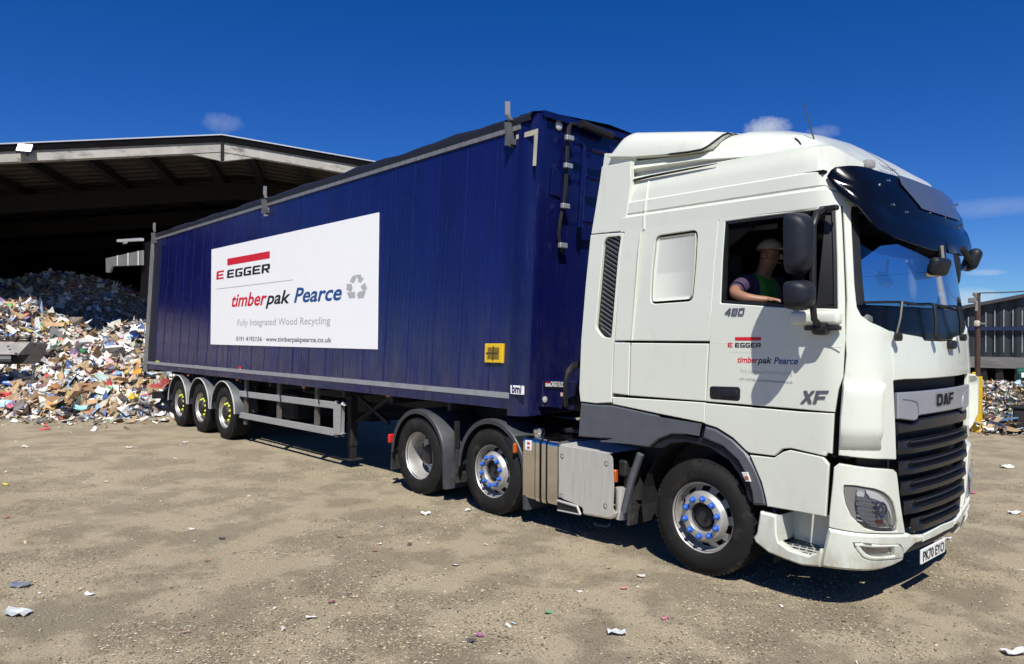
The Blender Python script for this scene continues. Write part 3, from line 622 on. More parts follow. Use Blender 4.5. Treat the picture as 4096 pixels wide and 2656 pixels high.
# ---- step beside the wheel
ST = sz('k', [(82, 298), (150, 312), (218, 330), (222, 480), (240, 545), (330, 610), (480, 656), (540, 632), (575, 566), (598, 600), (592, 660), (576, 752), (420, 736), (300, 694), (150, 632), (44, 548), (30, 512), (56, 470)])
both('step', ST, WHITED, th=.06, ch=.015, off=.01)
RB = sz('k', [(214, 325), (430, 352), (640, 380), (628, 540), (600, 600), (560, 650), (250, 560)])
both('step_recess', RB, WHITE, off=-.22, th=.01, ch=0)
for f in (shell, mirr(shell)):
    a, b, c = sz('k', [(170, 585)])[0], sz('k', [(560, 650)])[0], 0; mb = MB()
    n = 9
    zt0 = sz('k', [(240, 552)])[0][1]-.02
    x0_, x1_ = a[0], b[0]
    R_ = [[f(x0_+(x1_-x0_)*i/n, zt0-.012*math.sin(i), .02), f(x0_+(x1_-x0_)*i/n, zt0, -.22)] for i in range(n+1)]
    R_ = [[f(x0_+(x1_-x0_)*i/n, zt0-.05*math.sin(math.pi*i/n)*0-.03, .0), f(x0_+(x1_-x0_)*i/n, zt0, -.22)] for i in range(n+1)]
    mb.grid(R_)
    tr_ = mb.build('step_tread', mat('tread_metal', (.55, .55, .52), .5, metal=.4), TR, 0)
    mb = MB()
    for i in range(4):
        for j in range(6):
            s_ = x0_+(x1_-x0_)*(j+.5+(i % 2)*.3)/6.6; o = -.03-.05*i; p = f(s_, zt0-.03*(1+o/.22)+.004, o); mb.box(p, (.045, .014, .004))
    mb.build('tread_slot', BLACK, tr_, 0)
    panel('step_side', f, sz('k', [(218, 330), (224, 480), (240, 545), (245, 330)]), WHITE, TR, off=.0, th=.22, ch=0)

# ---- skirt and wheel arch
SK = sz('b', [(48, 1350), (180, 1366), (330, 1372), (720, 1456), (1140, 1548)])+sz('f', [(975, 2), (952, 120), (800, 92), (680, 88), (560, 132), (464, 212), (300, 192), (0, 148)])+sz('t', [(1900, 412), (1610, 388), (1618, 260)])
both('side_skirt', SK, GREYP, th=.06, ch=.012)
AR = sz('f', [(990, 4), (1100, 36), (1258, 136), (1380, 252), (1450, 362), (1510, 490), (1556, 640), (1576, 768), (1442, 762), (1430, 640), (1384, 490), (1300, 340), (1160, 208), (962, 124)])
both('wheel_arch', AR, GREYP, th=.07, ch=.02)
AI = sz('f', [(464, 214), (570, 132), (680, 90), (800, 94), (960, 126), (1158, 212), (1296, 342), (1380, 492), (1426, 640), (1440, 758), (1384, 720), (1350, 590), (1300, 480), (1200, 340), (1010, 216), (800, 168), (650, 182), (600, 214), (572, 232)])
both('arch_lip', AI, DARKP, off=-.03, th=.05, ch=.01)
ml = sz('f', [(1352, 446), (1406, 446), (1438, 536), (1392, 534)]); mo = panel('side_marker', shell, ml, mat('clear_lens', (.6, .6, .58), .2), TR, off=.018, th=.02, ch=.003)
panel('marker_bulb', shell, sz('f', [(1386, 482), (1416, 482), (1426, 512), (1396, 512)]), LAMPO, mo, off=.024, th=.008, ch=.002)
for yy0, yy1 in ((.06, .5), (1.99, 2.43)):
    mb = MB()
    for q0, q1 in zip(np.linspace(-.12, 1.08, 17)[:-1]*math.pi, np.linspace(-.12, 1.08, 17)[1:]*math.pi):
        P_ = lambda a, y: (.02+.68*math.cos(a), y, .5+.68*math.sin(a)); mb.add([P_(q0, yy0), P_(q1, yy0), P_(q1, yy1), P_(q0, yy1)], [[0, 1, 2, 3]])
    mb.build('arch_liner', SOOT, TR)
mb = MB(); mb.tube([tuple(pl('f', 385, 275, 1, .02)), tuple(pl('f', 300, 520, 1, .02)), tuple(pl('f', 228, 820, 1, .02))], .035, 6); mb.build('arch_bracket', GREYP, TR)

# ---- cab inside and lining
UL = [(-1.84, 1.1), (.0, 1.1), (.12, 1.1), (.30, 1.1), (.36, 2.3), (.30, 2.6), (.24, 2.95), (.22, 3.06), (-1.84, 3.06)]
sA = sz('w', [(272, 400)])[0][0]
UL = [(-1.84, 1.2), (sz('d', [(290, 900)])[0][0]+.1, 1.2), (sz('w', [(290, 860)])[0][0]+.06, 2.35), (sz('w', [(268, 300)])[0][0]+.05, 2.6), (sz('v', [(260, 900)])[0][0]+.05, 3.10), (-1.84, 3.10)]
for f in (shell, mirr(shell)): panel('cab_lining', f, UL, INTR, TR, off=-.03, th=.03, ch=0, holes=[miter(ccw(DW), -.02)], cu=CU, cv=CVH)
mb = MB(); mb.bb(-.86, -.82, .12, 2.37, 1.1, 3.45); mb.bb(-.86, 1.25, .05, 2.44, 1.16, 1.2); mb.bb(-.85, 1.05, .06, 2.43, 3.30, 3.33)
mb.build('cab_shell', INTR, TR)
panel('front_bulkhead', front, [(.12, .9), (2.37, .9), (2.37, 2.16), (.12, 2.16)], SOOT, TR, off=-.1, th=.03, ch=0, cu=CY)
mb = MB(); mb.box((1.13, YC, 2.10), (.42, 2.2, .34), Matrix.Rotation(rad(8), 3, 'Y'), .06, 3); mb.box((.92, .6, 2.18), (.26, .6, .26), None, .06, 3); da = mb.build('dashboard', INTL, TR)
mb = MB(); swc = Vector((.78, .62, 2.22)); Rw = Matrix.Rotation(rad(-38), 3, 'Y')
mb.tube([swc+Rw @ Vector((.225*math.cos(a), .225*math.sin(a), 0)) for a in np.linspace(0, 2*math.pi, 33)], .017, 8, False)
for a in (0, 2.1, 4.2): mb.tube([swc, swc+Rw @ Vector((.22*math.cos(a), .22*math.sin(a), 0))], .016, 6)
mb.tube([swc, swc+Rw @ Vector((0, 0, -.35))], .03, 8); mb.build('steering_wheel', BLACK, TR)
SEAT = mat('seat_fabric', (.035, .036, .042), .9, var=.2, vs=30)
for yy in (.62, 1.85):
    mb = MB(); mb.box((.27, yy, 1.88), (.52, .52, .15), None, .05, 3); mb.box((-.03, yy, 2.28), (.15, .50, .72), Matrix.Rotation(rad(-8), 3, 'Y'), .05, 3); mb.box((-.09, yy, 2.72), (.1, .28, .2), Matrix.Rotation(rad(-6), 3, 'Y'), .04, 3); mb.bb(.05, .5, yy-.2, yy+.2, 1.2, 1.82, .03); mb.build('seat', SEAT, TR)
mb = MB(); mb.box((-.60, YC, 2.75), (.42, 2.2, .08), None, .03, 2); mb.box((-.55, YC, 3.05), (.5, 2.3, .34), None, .05, 2); mb.build('bunk', INTR, TR)
mb = MB(); mb.box((.2, .30, 2.98), (.7, .03, .04)); mb.build('grab_rail', GREYP, TR)

# ---- roof
def zf(x): return float(np.interp(x, [-1, .25, .5, .76, .9, 1.03, 1.12, 1.2, 1.28, 1.34], [3.96, 3.955, 3.885, 3.785, 3.69, 3.575, 3.48, 3.39, 3.28, 3.17]))
def zl(x): return min(3.52, zf(x)-.04)
def pf(d): return float(np.interp(d, [.07, .12, .16, .20, .25, .32, .5, .8, 1.245], [0, .09, .2, .36, .55, .68, .82, .94, 1]))
def H(x, y):
    d = min(y, 2*YC-y); a = zl(x); return a+(zf(x)-a)*pf(d)
rows = []
WALL = [(3.045, .0), (3.09, .0), (3.175, .0), (3.19, .016), (3.205, .02), (3.215, .012), (3.315, .018), (3.33, .034), (3.40, .042), (3.455, .052), (3.495, .07)]
ST_ = list(np.linspace(-1.90, .0, 16))+[.04+.04*i for i in range(34)]
def rwall(s):
    b = shell(s, 3.06); r = []
    zlm = zl(b.x-.03) if True else 3.5
    fac = (zlm-3.045)/(3.52-3.045)
    fr_ = min(1., max(0., (b.x-1.02)/.2))
    for z, d in WALL:
        zz = 3.045+(z-3.045)*fac; p = shell(s, 3.06, -d*(1-.5*fr_)); r.append(Vector((p.x-(zz-3.06)*.42*fr_, p.y, zz)))
    return r, b
smid = None
for s in ST_:
    r, b = rwall(s)
    if b.y > YC: break
    e = r[-1]; ax = min(b.x-.0, .25); A = Vector((ax, YC, 0))
    for u in (.012, .03, .055, .09, .14, .2, .28, .38, .5, .65, .82, 1.):
        p = Vector((e.x, e.y, 0)).lerp(A, u); r.append(Vector((p.x, p.y, max(H(p.x, p.y), r[-1].z if u < .06 else -9))))
    rows.append(r)
mb = MB(); mb.grid(rows); mb.grid([[Vector((p.x, 2*YC-p.y, p.z)) for p in r] for r in rows]); 
roof = mb.build('cab_roof', WHITE, TR, 28)
mb = MB(); q0 = [rwall(s)[0] for s in np.linspace(-1.63, -1.60, 4)]
mb.tube([p+Vector((0, -.004, 0)) for p in q0[1]], .010, 6); mb.build('roof_bead', WHITE, TR)
def rhit(z, px, py):
    d = ray(z, px, py); t = 4.
    while t < 12:
        p = CAM+d*t
        if 0 < p[1] < 2.49 and p[0] < 1.4 and p[2] < H(p[0], p[1]): break
        t += .01
    return Vector(CAM+d*(t-.01))
# wind deflector on the roof
def row(z, pts, y):
    q_ = [pl(z, a, b, 1, y) for a, b in pts]; return [p[0] for p in q_], [p[2] for p in q_]
r0 = row('a', [(300, 760), (497, 706), (660, 668), (900, 622), (1100, 585), (1400, 530), (1720, 486)], .17)
r1 = row('a', [(240, 640), (497, 611), (800, 570), (1100, 527), (1400, 505), (1720, 484)], .11)
r2 = row('a', [(245, 584), (500, 543), (530, 540), (800, 510), (1100, 474), (1160, 460), (1400, 440), (1720, 428)], .17)
_r3 = [pl('a', a, b, 1, y) for a, b, y in ((228, 497, .09), (525, 496, .09), (800, 475, .09), (1000, 452, .09), (1120, 430, .10), (1180, 398, .13), (1240, 352, .18), (1310, 300, .25), (1395, 272, .34))]; r3 = ([p[0] for p in _r3], [p[2] for p in _r3]); Y3 = [p[1] for p in _r3]
fi = lambda r, x: float(np.interp(x, r[0], r[1]))
xs = list(np.linspace(-.86, .52, 40)); rows = []
for x in xs:
    t = min(1, max(0, (x-.0)/.5)); zz = [fi(r0, x), fi(r1, x), fi(r2, x)]; zz[1] = max(zz[0]+.004, zz[1]); zz[2] = max(zz[1]+.004, zz[2])
    rows.append([Vector((x, .26+.02*t, zz[0]-.03)), Vector((x, .22-.07*t, zz[0])), Vector((x, .10+.02*t, zz[1]-.008)), Vector((x, .097+.022*t, zz[1])), Vector((x, .115+.02*t, zz[1]+.006+(zz[2]-zz[1])*.1)), Vector((x, .165, zz[2])), Vector((x, .22, zz[2]+.015)), Vector((x, .5, zz[2]+.02))])
for q_ in (rows, [[Vector((p.x, 2*YC-p.y, p.z)) for p in r] for r in rows]): mb = MB(); mb.grid(q_); mb.build('roof_fairing', WHITE, TR, 30)
def ctop(x): return 4.055-.19*(x+.95)-max(0, -x-.85)**2*2.2
rows = []; SHADEP = []
for x in np.linspace(-1.12, r3[0][-1], 60):
    zb_ = fi(r3, x); zt2 = ctop(x); yb_ = float(np.interp(x, r3[0], Y3))
    if zt2-zb_ < .008: zb_ = zt2-.008
    sh = lambda u: zb_+(zt2-zb_)*u
    if x > -.42: SHADEP.append(Vector((x, yb_-.004, zb_-.008)))
    re = max(0, (-x-.93)/.19); zt3 = zt2-.13*re**2.5; sh = lambda u: zb_+(max(zt3, zb_+.01)-zb_)*u
    rows.append([Vector((x, yb_+.10, zb_-.012)), Vector((x, yb_+.008, zb_-.006)), Vector((x, yb_, zb_)), Vector((x, yb_+.006, sh(.25))), Vector((x, yb_+.03, sh(.55))), Vector((x, yb_+.07, sh(.8))), Vector((x, yb_+.13, sh(.94))), Vector((x, max(.32, yb_+.16), sh(1.))), Vector((x, .6, sh(1.)+.035)), Vector((x, .9, sh(1.)+.06)), Vector((x, YC, sh(1.)+.07))])
mb = MB(); mb.grid(rows); mb.grid([[Vector((p.x, 2*YC-p.y, p.z)) for p in r] for r in rows])
mb.add(list(rows[0][1:])+[Vector((p.x, 2*YC-p.y, p.z)) for p in rows[0][1:][::-1]], [list(range(2*len(rows[0])-2))])
mb.build('roof_spoiler', WHITE, TR, 40)
for nm_, pts, r_ in (('spoiler_shade_line', SHADEP, [.003, .006]+[.010]*(len(SHADEP)-3)+[.006]), ('panel_shade_line', [pl('a', a, b, 1, .085) for a, b in ((496, 716), (560, 698), (660, 674), (900, 627), (1100, 589), (1250, 560))], [.013, .013, .012, .010, .008, .003]), ('spoiler_shade_line', [pl('a', a, b, 1, .10) for a, b in ((534, 498), (800, 479), (1000, 456))], [.006, .005, .004])):
    mb = MB(); mb.tube(pts, r_, 6); mb.build(nm_, BLACK, TR)  # black tubes stand in for the shade in the gaps around the spoiler
panel('fairing_top', plane_y(.15), xz('a', [(262, 470), (540, 470), (530, 600), (240, 640)], .15), WHITE, TR, th=.03, ch=0)
a = rhit('v', 1960, 0) if 0 else Vector(pl('a', 2122, 425, 1, .28)); b = Vector(pl('a', 2016, 22, 1, .28)); mb = MB(); mb.tube([a, a+Vector((-.01, 0, .06))], .012, 8); mb.tube([a+Vector((-.01, 0, .06)), a.lerp(b, .6), b], [.006, .005, .004], 6); mb.build('aerial', BLACK, TR)
mb = MB(); mb.tube([Vector(rhit('a', x_, y_)) for x_, y_ in ((1940, 334), (1965, 352), (1980, 370), (1992, 392))], .005, 5); mb.build('roof_seam', BLACK, TR)
# ---- sun visor
TP = [sz('v', [(a, b)], o)[0] for a, b, o in ((30, 450, .02), (90, 362, .025), (150, 322, .03), (370, 300, .04), (560, 316, .045), (700, 356, .05), (880, 412, .055), (1050, 452, .06))]
BT = [sz('v', [(a, b)], o)[0] for a, b, o in ((30, 452, .02), (75, 520, .03), (210, 690, .055), (330, 772, .08), (480, 880, .11), (620, 1040, .13), (760, 1220, .145), (1000, 1350, .145), (1300, 1450, .145), (1530, 1525, .145))]
TP = [p for p in TP]; BT = [p for p in BT]
smid = X0*0+xc0(2.9, YC-yin(2.9))-X0+SE+(YC-yin(2.9)-DYE)/.985
zt_end, zb_end = TP[-1][1]-.01, min(p[1] for p in BT)
def vint(P, s, end): X_ = [p[0] for p in P]+[smid]; Y_ = [p[1] for p in P]+[end]; o = np.argsort(X_); return float(np.interp(s, np.array(X_)[o], np.array(Y_)[o]))
s0v = TP[0][0]
def voff(s, v):                                                 # how far the visor stands off the cab, by place and by height on it
    a = float(np.interp(s, [p[0] for p in TP], [.02, .025, .03, .04, .045, .05, .055, .06])); b = float(np.interp(s, [p[0] for p in BT[:8]], [.02, .03, .055, .08, .11, .13, .145, .145]))
    w = float(np.interp(v, [0, .03, .22, .42, .46, .56, .66, .70, .88, 1.], [0, .15, .42, .74, .72, .71, .74, .93, 1.04, 1.])); return a+(b-a)*w
def vrow(s, m=False):
    zt = vint(TP, s, zt_end); zb2 = min(zt-.004, vint(BT, s, zb_end)); hgt = zt-zb2
    return [shell(s, zt-v*hgt, voff(s, v)) for v in (0, .03, .22, .42, .46, .56, .66, .70, .88, 1.)]+[shell(s, zb2, voff(s, 1.)-.014), shell(s, zt-.75*hgt, max(.005, voff(s, 1.)-.07))]
def off_(s, z, k): return shell(s, z, k)
SS = list(np.linspace(s0v, s0v+.5, 22))+list(np.linspace(s0v+.52, smid, 24))
R1 = [vrow(s) for s in SS]
mb = MB(); mb.grid(R1); mb.grid([[Vector((p.x, 2*YC-p.y, p.z)) for p in r] for r in R1])
VIS = mat('visor_dark_acrylic', (.0022, .003, .007), .14, coat=.04, spec=.22, var=.2, vs=3, rvar=.05)
vis = mb.build('sun_visor', VIS, TR, 40)
sx = TP[-1][0]
def flap(s_a):
    R = []
    for s in np.linspace(s_a, smid, 26):
        zt = vint(TP, s, zt_end); hgt = zt-vint(BT, s, zb_end); k = min(1, max(0, (s-s_a)/.22)); R.append([shell(s, zt-v*hgt, voff(s, v)+.012) for v in (-.01, .05, .10+.08*k, .13+.20*k, .14+.30*k)])
    return R
mb = MB(); mb.grid(flap(sx-.02)); mb.grid([[Vector((p.x, 2*YC-p.y, p.z)) for p in r] for r in flap(sx-.36)])
mb.build('visor_top', mat('visor_smoked', (.07, .085, .125), .2, coat=.3, var=.1, vs=2), vis, 40)
mb = MB()
for px, py in ((975, 505), (1045, 862), (1570, 975), (1240, 970)):
    p = sz('v', [(px, py)], .15)[0]
    for g in (0, 1):
        c = off_(p[0], p[1], .125); c = c if not g else Vector((c.x, 2*YC-c.y, c.z)); mb = MB(); mb.lathe([(0, .008), (.010, .005), (.012, -.015)], c, 'x', 10); mb.build('visor_bolt', CHROME, vis)

p = Vector(rhit('v', 620, 290)); mb = MB(); mb.box(p, (.09, .10, .07), Matrix.Rotation(rad(-25), 3, 'Z'), .02, 2); mb.build('roof_lamp', mat('smoked_lens', (.3, .3, .29), .15, coat=.5), TR)
pa = Vector(rhit('v', 815, 385)); pb = Vector(rhit('v', 1045, 462)); 
vs, fs = text2d('Innovat', .0); kx = max(v[0] for v in vs); up_ = Vector((-.5, .12, .75)).normalized(); n_ = Vector((.7, -.4, .55)).normalized()
mb = MB(); mb.add([pa.lerp(pb, v[0]/kx)+up_*(v[1]*.11)+n_*.03 for v in vs], fs); mb.build('roof_lettering', INK, TR, 0)

# ---- mirrors (near and far)
def mirror_body(mb, c4, y0, dp):
    """c4: housing outline in (x, z); the housing bulges forward"""
    rows = []
    for k, (sc_, dx) in enumerate(((.90, -.02), (1., .0), (1., .06), (.93, .12), (.70, .165), (.30, .19), (.02, .195))):
        cx_ = sum(p[0] for p in c4)/len(c4); cz_ = sum(p[1] for p in c4)/len(c4)
        rows.append([Vector((dx, p[0]*1., p[1])) for p in [(y0+(q_[0]-cx_)*sc_, cz_+(q_[1]-cz_)*sc_) for q_ in c4]])
    return rows
def mirrors(side):
    g = (lambda p: Vector(p)) if side == 0 else (lambda p: Vector((p[0], 2*YC-p[1], p[2])))
    arm = MB(); A0 = Vector((1.10, -.10, 2.14)); A1 = Vector((1.10, -.21, 2.30)); A2 = Vector((1.10, -.21, 2.87)); A3 = Vector((1.08, .0, 3.02))
    arm.tube([g(p) for p in (A0+Vector((0, .05, -.03)), A0, A0.lerp(A1, .5)+Vector((0, -.03, -.03)), A1, A1.lerp(A2, .5), A2, A2.lerp(A3, .5)+Vector((0, -.02, .03)), A3)], .024, 10)
    arm.lathe([(0, -.05), (.045, -.05), (.05, 0), (.045, .05), (0, .05)], g(A0+Vector((0, .02, -.02))), 'x', 14); arm.box(g((1.12, .0, 3.02)), (.14, .05, .04), None, .01)
    o = arm.build('mirror_arm', BLACK, TR)
    for z0, z1, ya, yb2 in ((2.505, 2.975, -.43, -.20), (2.245, 2.485, -.43, -.19)):
        big = z1-z0 > .4
        pts = rnd([(ya+(.015 if big else .02), z0+.02), (yb2, z0), (yb2, z1), (ya, z1-.03)], .07 if big else .06, 5)
        cyy, czz = (ya+yb2)/2, (z0+z1)/2; rows = []
        for sc_, dx in ((.92, -.012), (.97, -.02), (1., 0.), (1., .03), (.96, .065), (.86, .10), (.60, .135), (.28, .15), (.02, .153)):
            rows.append([g((1.0+dx, cyy+(p_[0]-cyy)*sc_, czz+(p_[1]-czz)*sc_)) for p_ in pts])
        m2 = MB(); m2.grid(rows, True); hs_ = m2.build('mirror_housing', DARKP, o, 50)
        m3 = MB(); m3.add([g((.993, cyy+(p_[0]-cyy)*.9, czz+(p_[1]-czz)*.92)) for p_ in pts], [list(range(len(pts)))]); m3.build('mirror_glass', MIRR, hs_, 0)
    bk = MB(); bk.box(g((1.04, -.035, 2.20)), (.38, .10, .11), None, .035, 3); bk.build('mirror_bracket', WHITE, TR)
    bk = MB(); bk.box(g((1.09, -.03, 2.125)), (.26, .08, .035), None, .012, 2); bk.build('bracket_cover', BLACK, TR)
mirrors(0); mirrors(1)
def kerb(name, A, c, sz_, yaw):
    m = MB(); m.tube([A, A.lerp(c, .5)+Vector((.02, 0, -.06)), c], .025, 8); o = m.build('mirror_arm', BLACK, TR); m = MB(); m.box(c, sz_, Matrix.Rotation(yaw, 3, 'Z') @ Matrix.Rotation(rad(20), 3, 'Y'), .06, 3); h = m.build(name, DARKP, o, 50)
    m = MB(); m.box(c+Vector((-sz_[0]*.42*math.cos(yaw), -sz_[0]*.42*math.sin(yaw), -.02)), (.01, sz_[1]*.84, sz_[2]*.8), Matrix.Rotation(yaw, 3, 'Z') @ Matrix.Rotation(rad(20), 3, 'Y'), .004); m.build('mirror_glass', mat('bronze_mirror', (.55, .45, .33), .08, metal=1.), h)
pA = Vector(pl('w', 1890, 150, 0, 1.62)); pM = Vector(pl('w', 2010, 310, 0, 1.60)); kerb('kerb_mirror', pA, pM, (.10, .29, .18), rad(25))
pA = Vector(pl('w', 1600, 130, 0, 1.60)); pM = Vector(pl('w', 1565, 400, 0, 1.62)); kerb('front_mirror', pA, pM, (.08, .22, .14), rad(-10))

# ================================================================== WHEELS
def dupm(src, name, M, parent):                                # a copy that shares its mesh
    o = src.copy(); o.name = name; COL.objects.link(o); o.parent = None; o.matrix_parent_inverse = Matrix(); o.matrix_world = M; o.location, o.rotation_euler = M.to_translation(), M.to_euler()
    o.parent = parent; o.matrix_parent_inverse = wm(parent).inverted(); return o
WCACHE = {}
def wheel(x, yf, z, R, w, kind, parent, flip=False, nuts=True):
    """wheel with its outer face at y = yf; flip: the face looks to +y"""
    sg = -1 if flip else 1
    def lay_(mb, prof, seg=56, skip=None): return mb.lathe([(r, sg*o) for r, o in prof], (x, yf, z), 'y', seg, skip)
    wh = bpy.data.objects.new('wheel', None); COL.objects.link(wh); wh.location = (x, yf+sg*w/2, z); wh.empty_display_size = .2
    setpar(wh, parent)
    t = MB(); sh = R-.5
    prof = [(.292, .035), (.31, .012), (.345, -.004), (.40, -.006), (.445+sh*.6, .006), (.452+sh*.6, .012), (.485+sh, .026), (R-.012, .040), (R, .055)]
    ng = 4; 
    for i in range(ng):
        y = .055+(w-.11)*(i+.7)/(ng+.4); prof += [(R, y-.012), (R-.014, y-.007), (R-.014, y+.007), (R, y+.012)]
    prof += [(R, w-.055), (R-.012, w-.04), (.485+sh, w-.026), (.40, w), (.292, w-.035), (.285, w-.05), (.285, .05), (.292, .035)]
    lay_(t, prof, 64)
    # tread blocks along the shoulder
    for k in range(64):
        a = 2*math.pi*(k+.5)/64; c = (x+(R-.01)*math.cos(a), yf+sg*.050, z+(R-.01)*math.sin(a)); t.box(c, (.012, .05, .03), Matrix.Rotation(-a, 3, 'Y'))
    t.build('tyre', RUBBER, wh, 40)
    r = MB(); black = MB()
    lip = [(.293, .03), (.302, .016), (.304, .022), (.298, .034), (.286, .042)]
    holes = 10
    if kind == 'steer':
        lay_(r, lip+[(.282, .06), (.276, .11)])
        lay_(r, [(.276, .108), (.262, .105), (.226, .066), (.205, .030), (.196, .014), (.188, .010), (.130, .010), (.126, .016), (.124, .05)], 80, skip=lambda i, k: i == 1 and (k % 8) in (2, 3, 4, 5))
        lay_(black, [(.275, .135), (.0, .135)], 24); nf = .010; nr = .163
        lay_(black, [(.124, .05), (.105, .06), (.1, .02), (.07, .008), (.0, .008)][::1] if 0 else [(.124, .05), (.110, .075), (.095, .075), (.085, .055), (.05, .05), (0, .05)], 24)
    elif kind == 'drive':
        lay_(r, lip+[(.280, .06), (.270, .15), (.262, .22), (.255, .245)]); lay_(r, [(.255, .245), (.235, .25), (.2, .265)], 80, skip=lambda i, k: i == 0 and (k % 8) in (2, 3, 4, 5)); lay_(r, [(.2, .265), (.18, .275), (.13, .275)])
        lay_(black, [(.255, .30), (.13, .30), (.13, .18), (.115, .14), (.085, .13), (0, .13)], 32); nf = .272; nr = .168
    else:
        lay_(r, lip+[(.280, .06), (.268, .11)]); lay_(r, [(.268, .11), (.245, .115), (.215, .10)], 80, skip=lambda i, k: i == 0 and (k % 8) in (2, 3, 4, 5)); lay_(r, [(.215, .10), (.205, .085), (.14, .085)])
        lay_(black, [(.268, .14), (.14, .14), (.14, .04), (.12, .01), (.09, .0), (.06, -.005), (0, -.005)], 32); nf = .085; nr = .168
    ri = r.build('rim', STEELW if kind != 'trail' else mat('trailer_rim', (.50, .49, .46), .4, metal=.5, var=.2, vs=14, alt=(.1, .08, .06), altf=(.5, .8), alts=8), wh, 40); black.build('hub', HUBD, wh, 40)
    if nuts:
        key = (kind, sg)
        for k in range(10):
            a = 2*math.pi*(k+.35)/10; c = Vector((x+nr*math.cos(a), yf+sg*nf, z+nr*math.sin(a)))
            if key not in WCACHE:
                m = MB()
                if kind == 'trail': m.lathe([(.024, 0), (.024, -sg*.035), (.016, -sg*.05), (.0, -sg*.052)], (0, 0, 0), 'y', 10); m.box((0, -sg*.02, .028), (.018, .012, .05))
                else: m.lathe([(.027, 0), (.026, -sg*.008), (.0205, -sg*.010), (.020, -sg*.036), (.012, -sg*.044), (0, -sg*.046)], (0, 0, 0), 'y', 12)
                o = m.build('wheel_nut', YELNUT if kind == 'trail' else BLUENUT, wh, 30, local=True); WCACHE[key] = o; o.location = c; o.rotation_euler = (0, -a, 0); o.matrix_parent_inverse = wm(wh).inverted()
            else:
                o = WCACHE[key].copy(); o.name = 'wheel_nut'; COL.objects.link(o); o.parent = wh; o.matrix_parent_inverse = wm(wh).inverted(); o.location = c; o.rotation_euler = (0, -a, 0)
    return wh
XM, XD = -2.81, -4.235
GUARDM = mat('guard_black', (.040, .043, .05), .5, var=.2, vs=7, rvar=.1, alt=(.09, .085, .08), altf=(.55, .9), alts=5)
wheel(0, .03, .497, .497, .385, 'steer', TR); wheel(0, 2.46, .497, .497, .385, 'steer', TR, True, False)
wheel(XM, .05, .497, .497, .385, 'steer', TR); wheel(XM, 2.44, .497, .497, .385, 'steer', TR, True, False)
wheel(XD, .03, .50, .50, .29, 'drive', TR); wheel(XD, .36, .50, .50, .29, 'trail', TR, False, False); wheel(XD, 2.46, .5, .5, .29, 'drive', TR, True, False); wheel(XD, 2.13, .5, .5, .29, 'trail', TR, True, False)
def guard(x, z, R, a0, a1, y0, y1, mt, parent, lip=.05, tail=0., name='mudguard', edge=None, nose=0.):
    mb = MB(); rows = []
    A = [rad(a) for a in np.linspace(a0, a1, 21)]
    pts = [(x+R*math.cos(a), z+R*math.sin(a), math.cos(a), math.sin(a)) for a in A]
    if nose: p = pts[0]; pts = [(p[0]+.02, p[1]-nose, 1, 0)]+pts
    if tail: p = pts[-1]; pts = pts+[(p[0]-.02, p[1]-tail, -1, 0)]
    for px, pz, c, s in pts:
        rows.append([Vector((px-c*lip, y0, pz-s*lip)), Vector((px-c*.012, y0-.004, pz-s*.012)), Vector((px, y0+.012, pz)), Vector((px, y1, pz)), Vector((px-c*lip, y1, pz-s*lip))])
    mb.grid(rows); o = mb.build(name, mt, parent, 50)
    if edge: m = MB(); m.tube([r[1] for r in rows], .012, 6); m.build('guard_edge', edge, o)
    return o
guard(XD, .5, .60, 8, 172, .02, .70, GUARDM, TR, .06, .10, nose=.42); guard(XM, .5, .60, 8, 172, .04, .50, GUARDM, TR, .06, .10, nose=.42)
guard(XD, .5, .60, 8, 172, 1.79, 2.47, GREYP, TR, .06, .1, nose=.42); guard(XM, .5, .60, 8, 172, 1.99, 2.45, GREYP, TR, .06, .1, nose=.42)
FLAP = mat('mudflap_rubber', (.028, .027, .026), .7, var=.3, vs=40, bump=.8, bs=30, alt=(.10, .09, .075), altf=(.5, .8), alts=14)
for xx, z0, z1, y1 in ((XD-.66, .22, .62, .62), (XM-.68, .25, .66, .46), (-.80, .26, .82, .42)):
    mb = MB(); mb.box((xx, (.06+y1)/2, (z0+z1)/2), (.03, y1-.06, z1-z0), Matrix.Rotation(rad(5), 3, 'Y'), .006); mb.build('mud_flap', FLAP, TR)
mb = MB(); mb.bb(-3.56, -3.53, .10, .16, .6, 1.0); mb.build('guard_bracket', SOOT, TR)

# ---- frame, axles, catwalk, fifth wheel
mb = MB()
for yy in (.86, 1.55): mb.bb(-5.05, .9, yy, yy+.08, .68, .96, .01)
for xx in (-5.0, -3.6, -2.2, -1.2, .7): mb.bb(xx, xx+.1, .94, 1.55, .70, .94)
for xx in (0, XM, XD): mb.tube([(xx, .3, .5), (xx, 2.2, .5)], .09, 10)
mb.box((XD, YC, .5), (.5, .5, .44), None, .12, 2); mb.bb(-2.1, -.9, .5, 2.0, .99, 1.02); mb.bb(-.9, .9, .4, 2.1, .75, 1.15); mb.bb(-1.0, -.2, .7, 1.8, .5, 1.0)
mb.build('chassis_frame', SOOT, TR)
mb = MB(); mb.lathe([(.0, .05), (.42, .05), (.47, .0), (.45, -.06), (0, -.06)], (-3.75, YC, 1.12), 'z', 32); mb.bb(-4.1, -3.4, .9, 1.6, .95, 1.07, .02); mb.build('fifth_wheel', SOOT, TR)
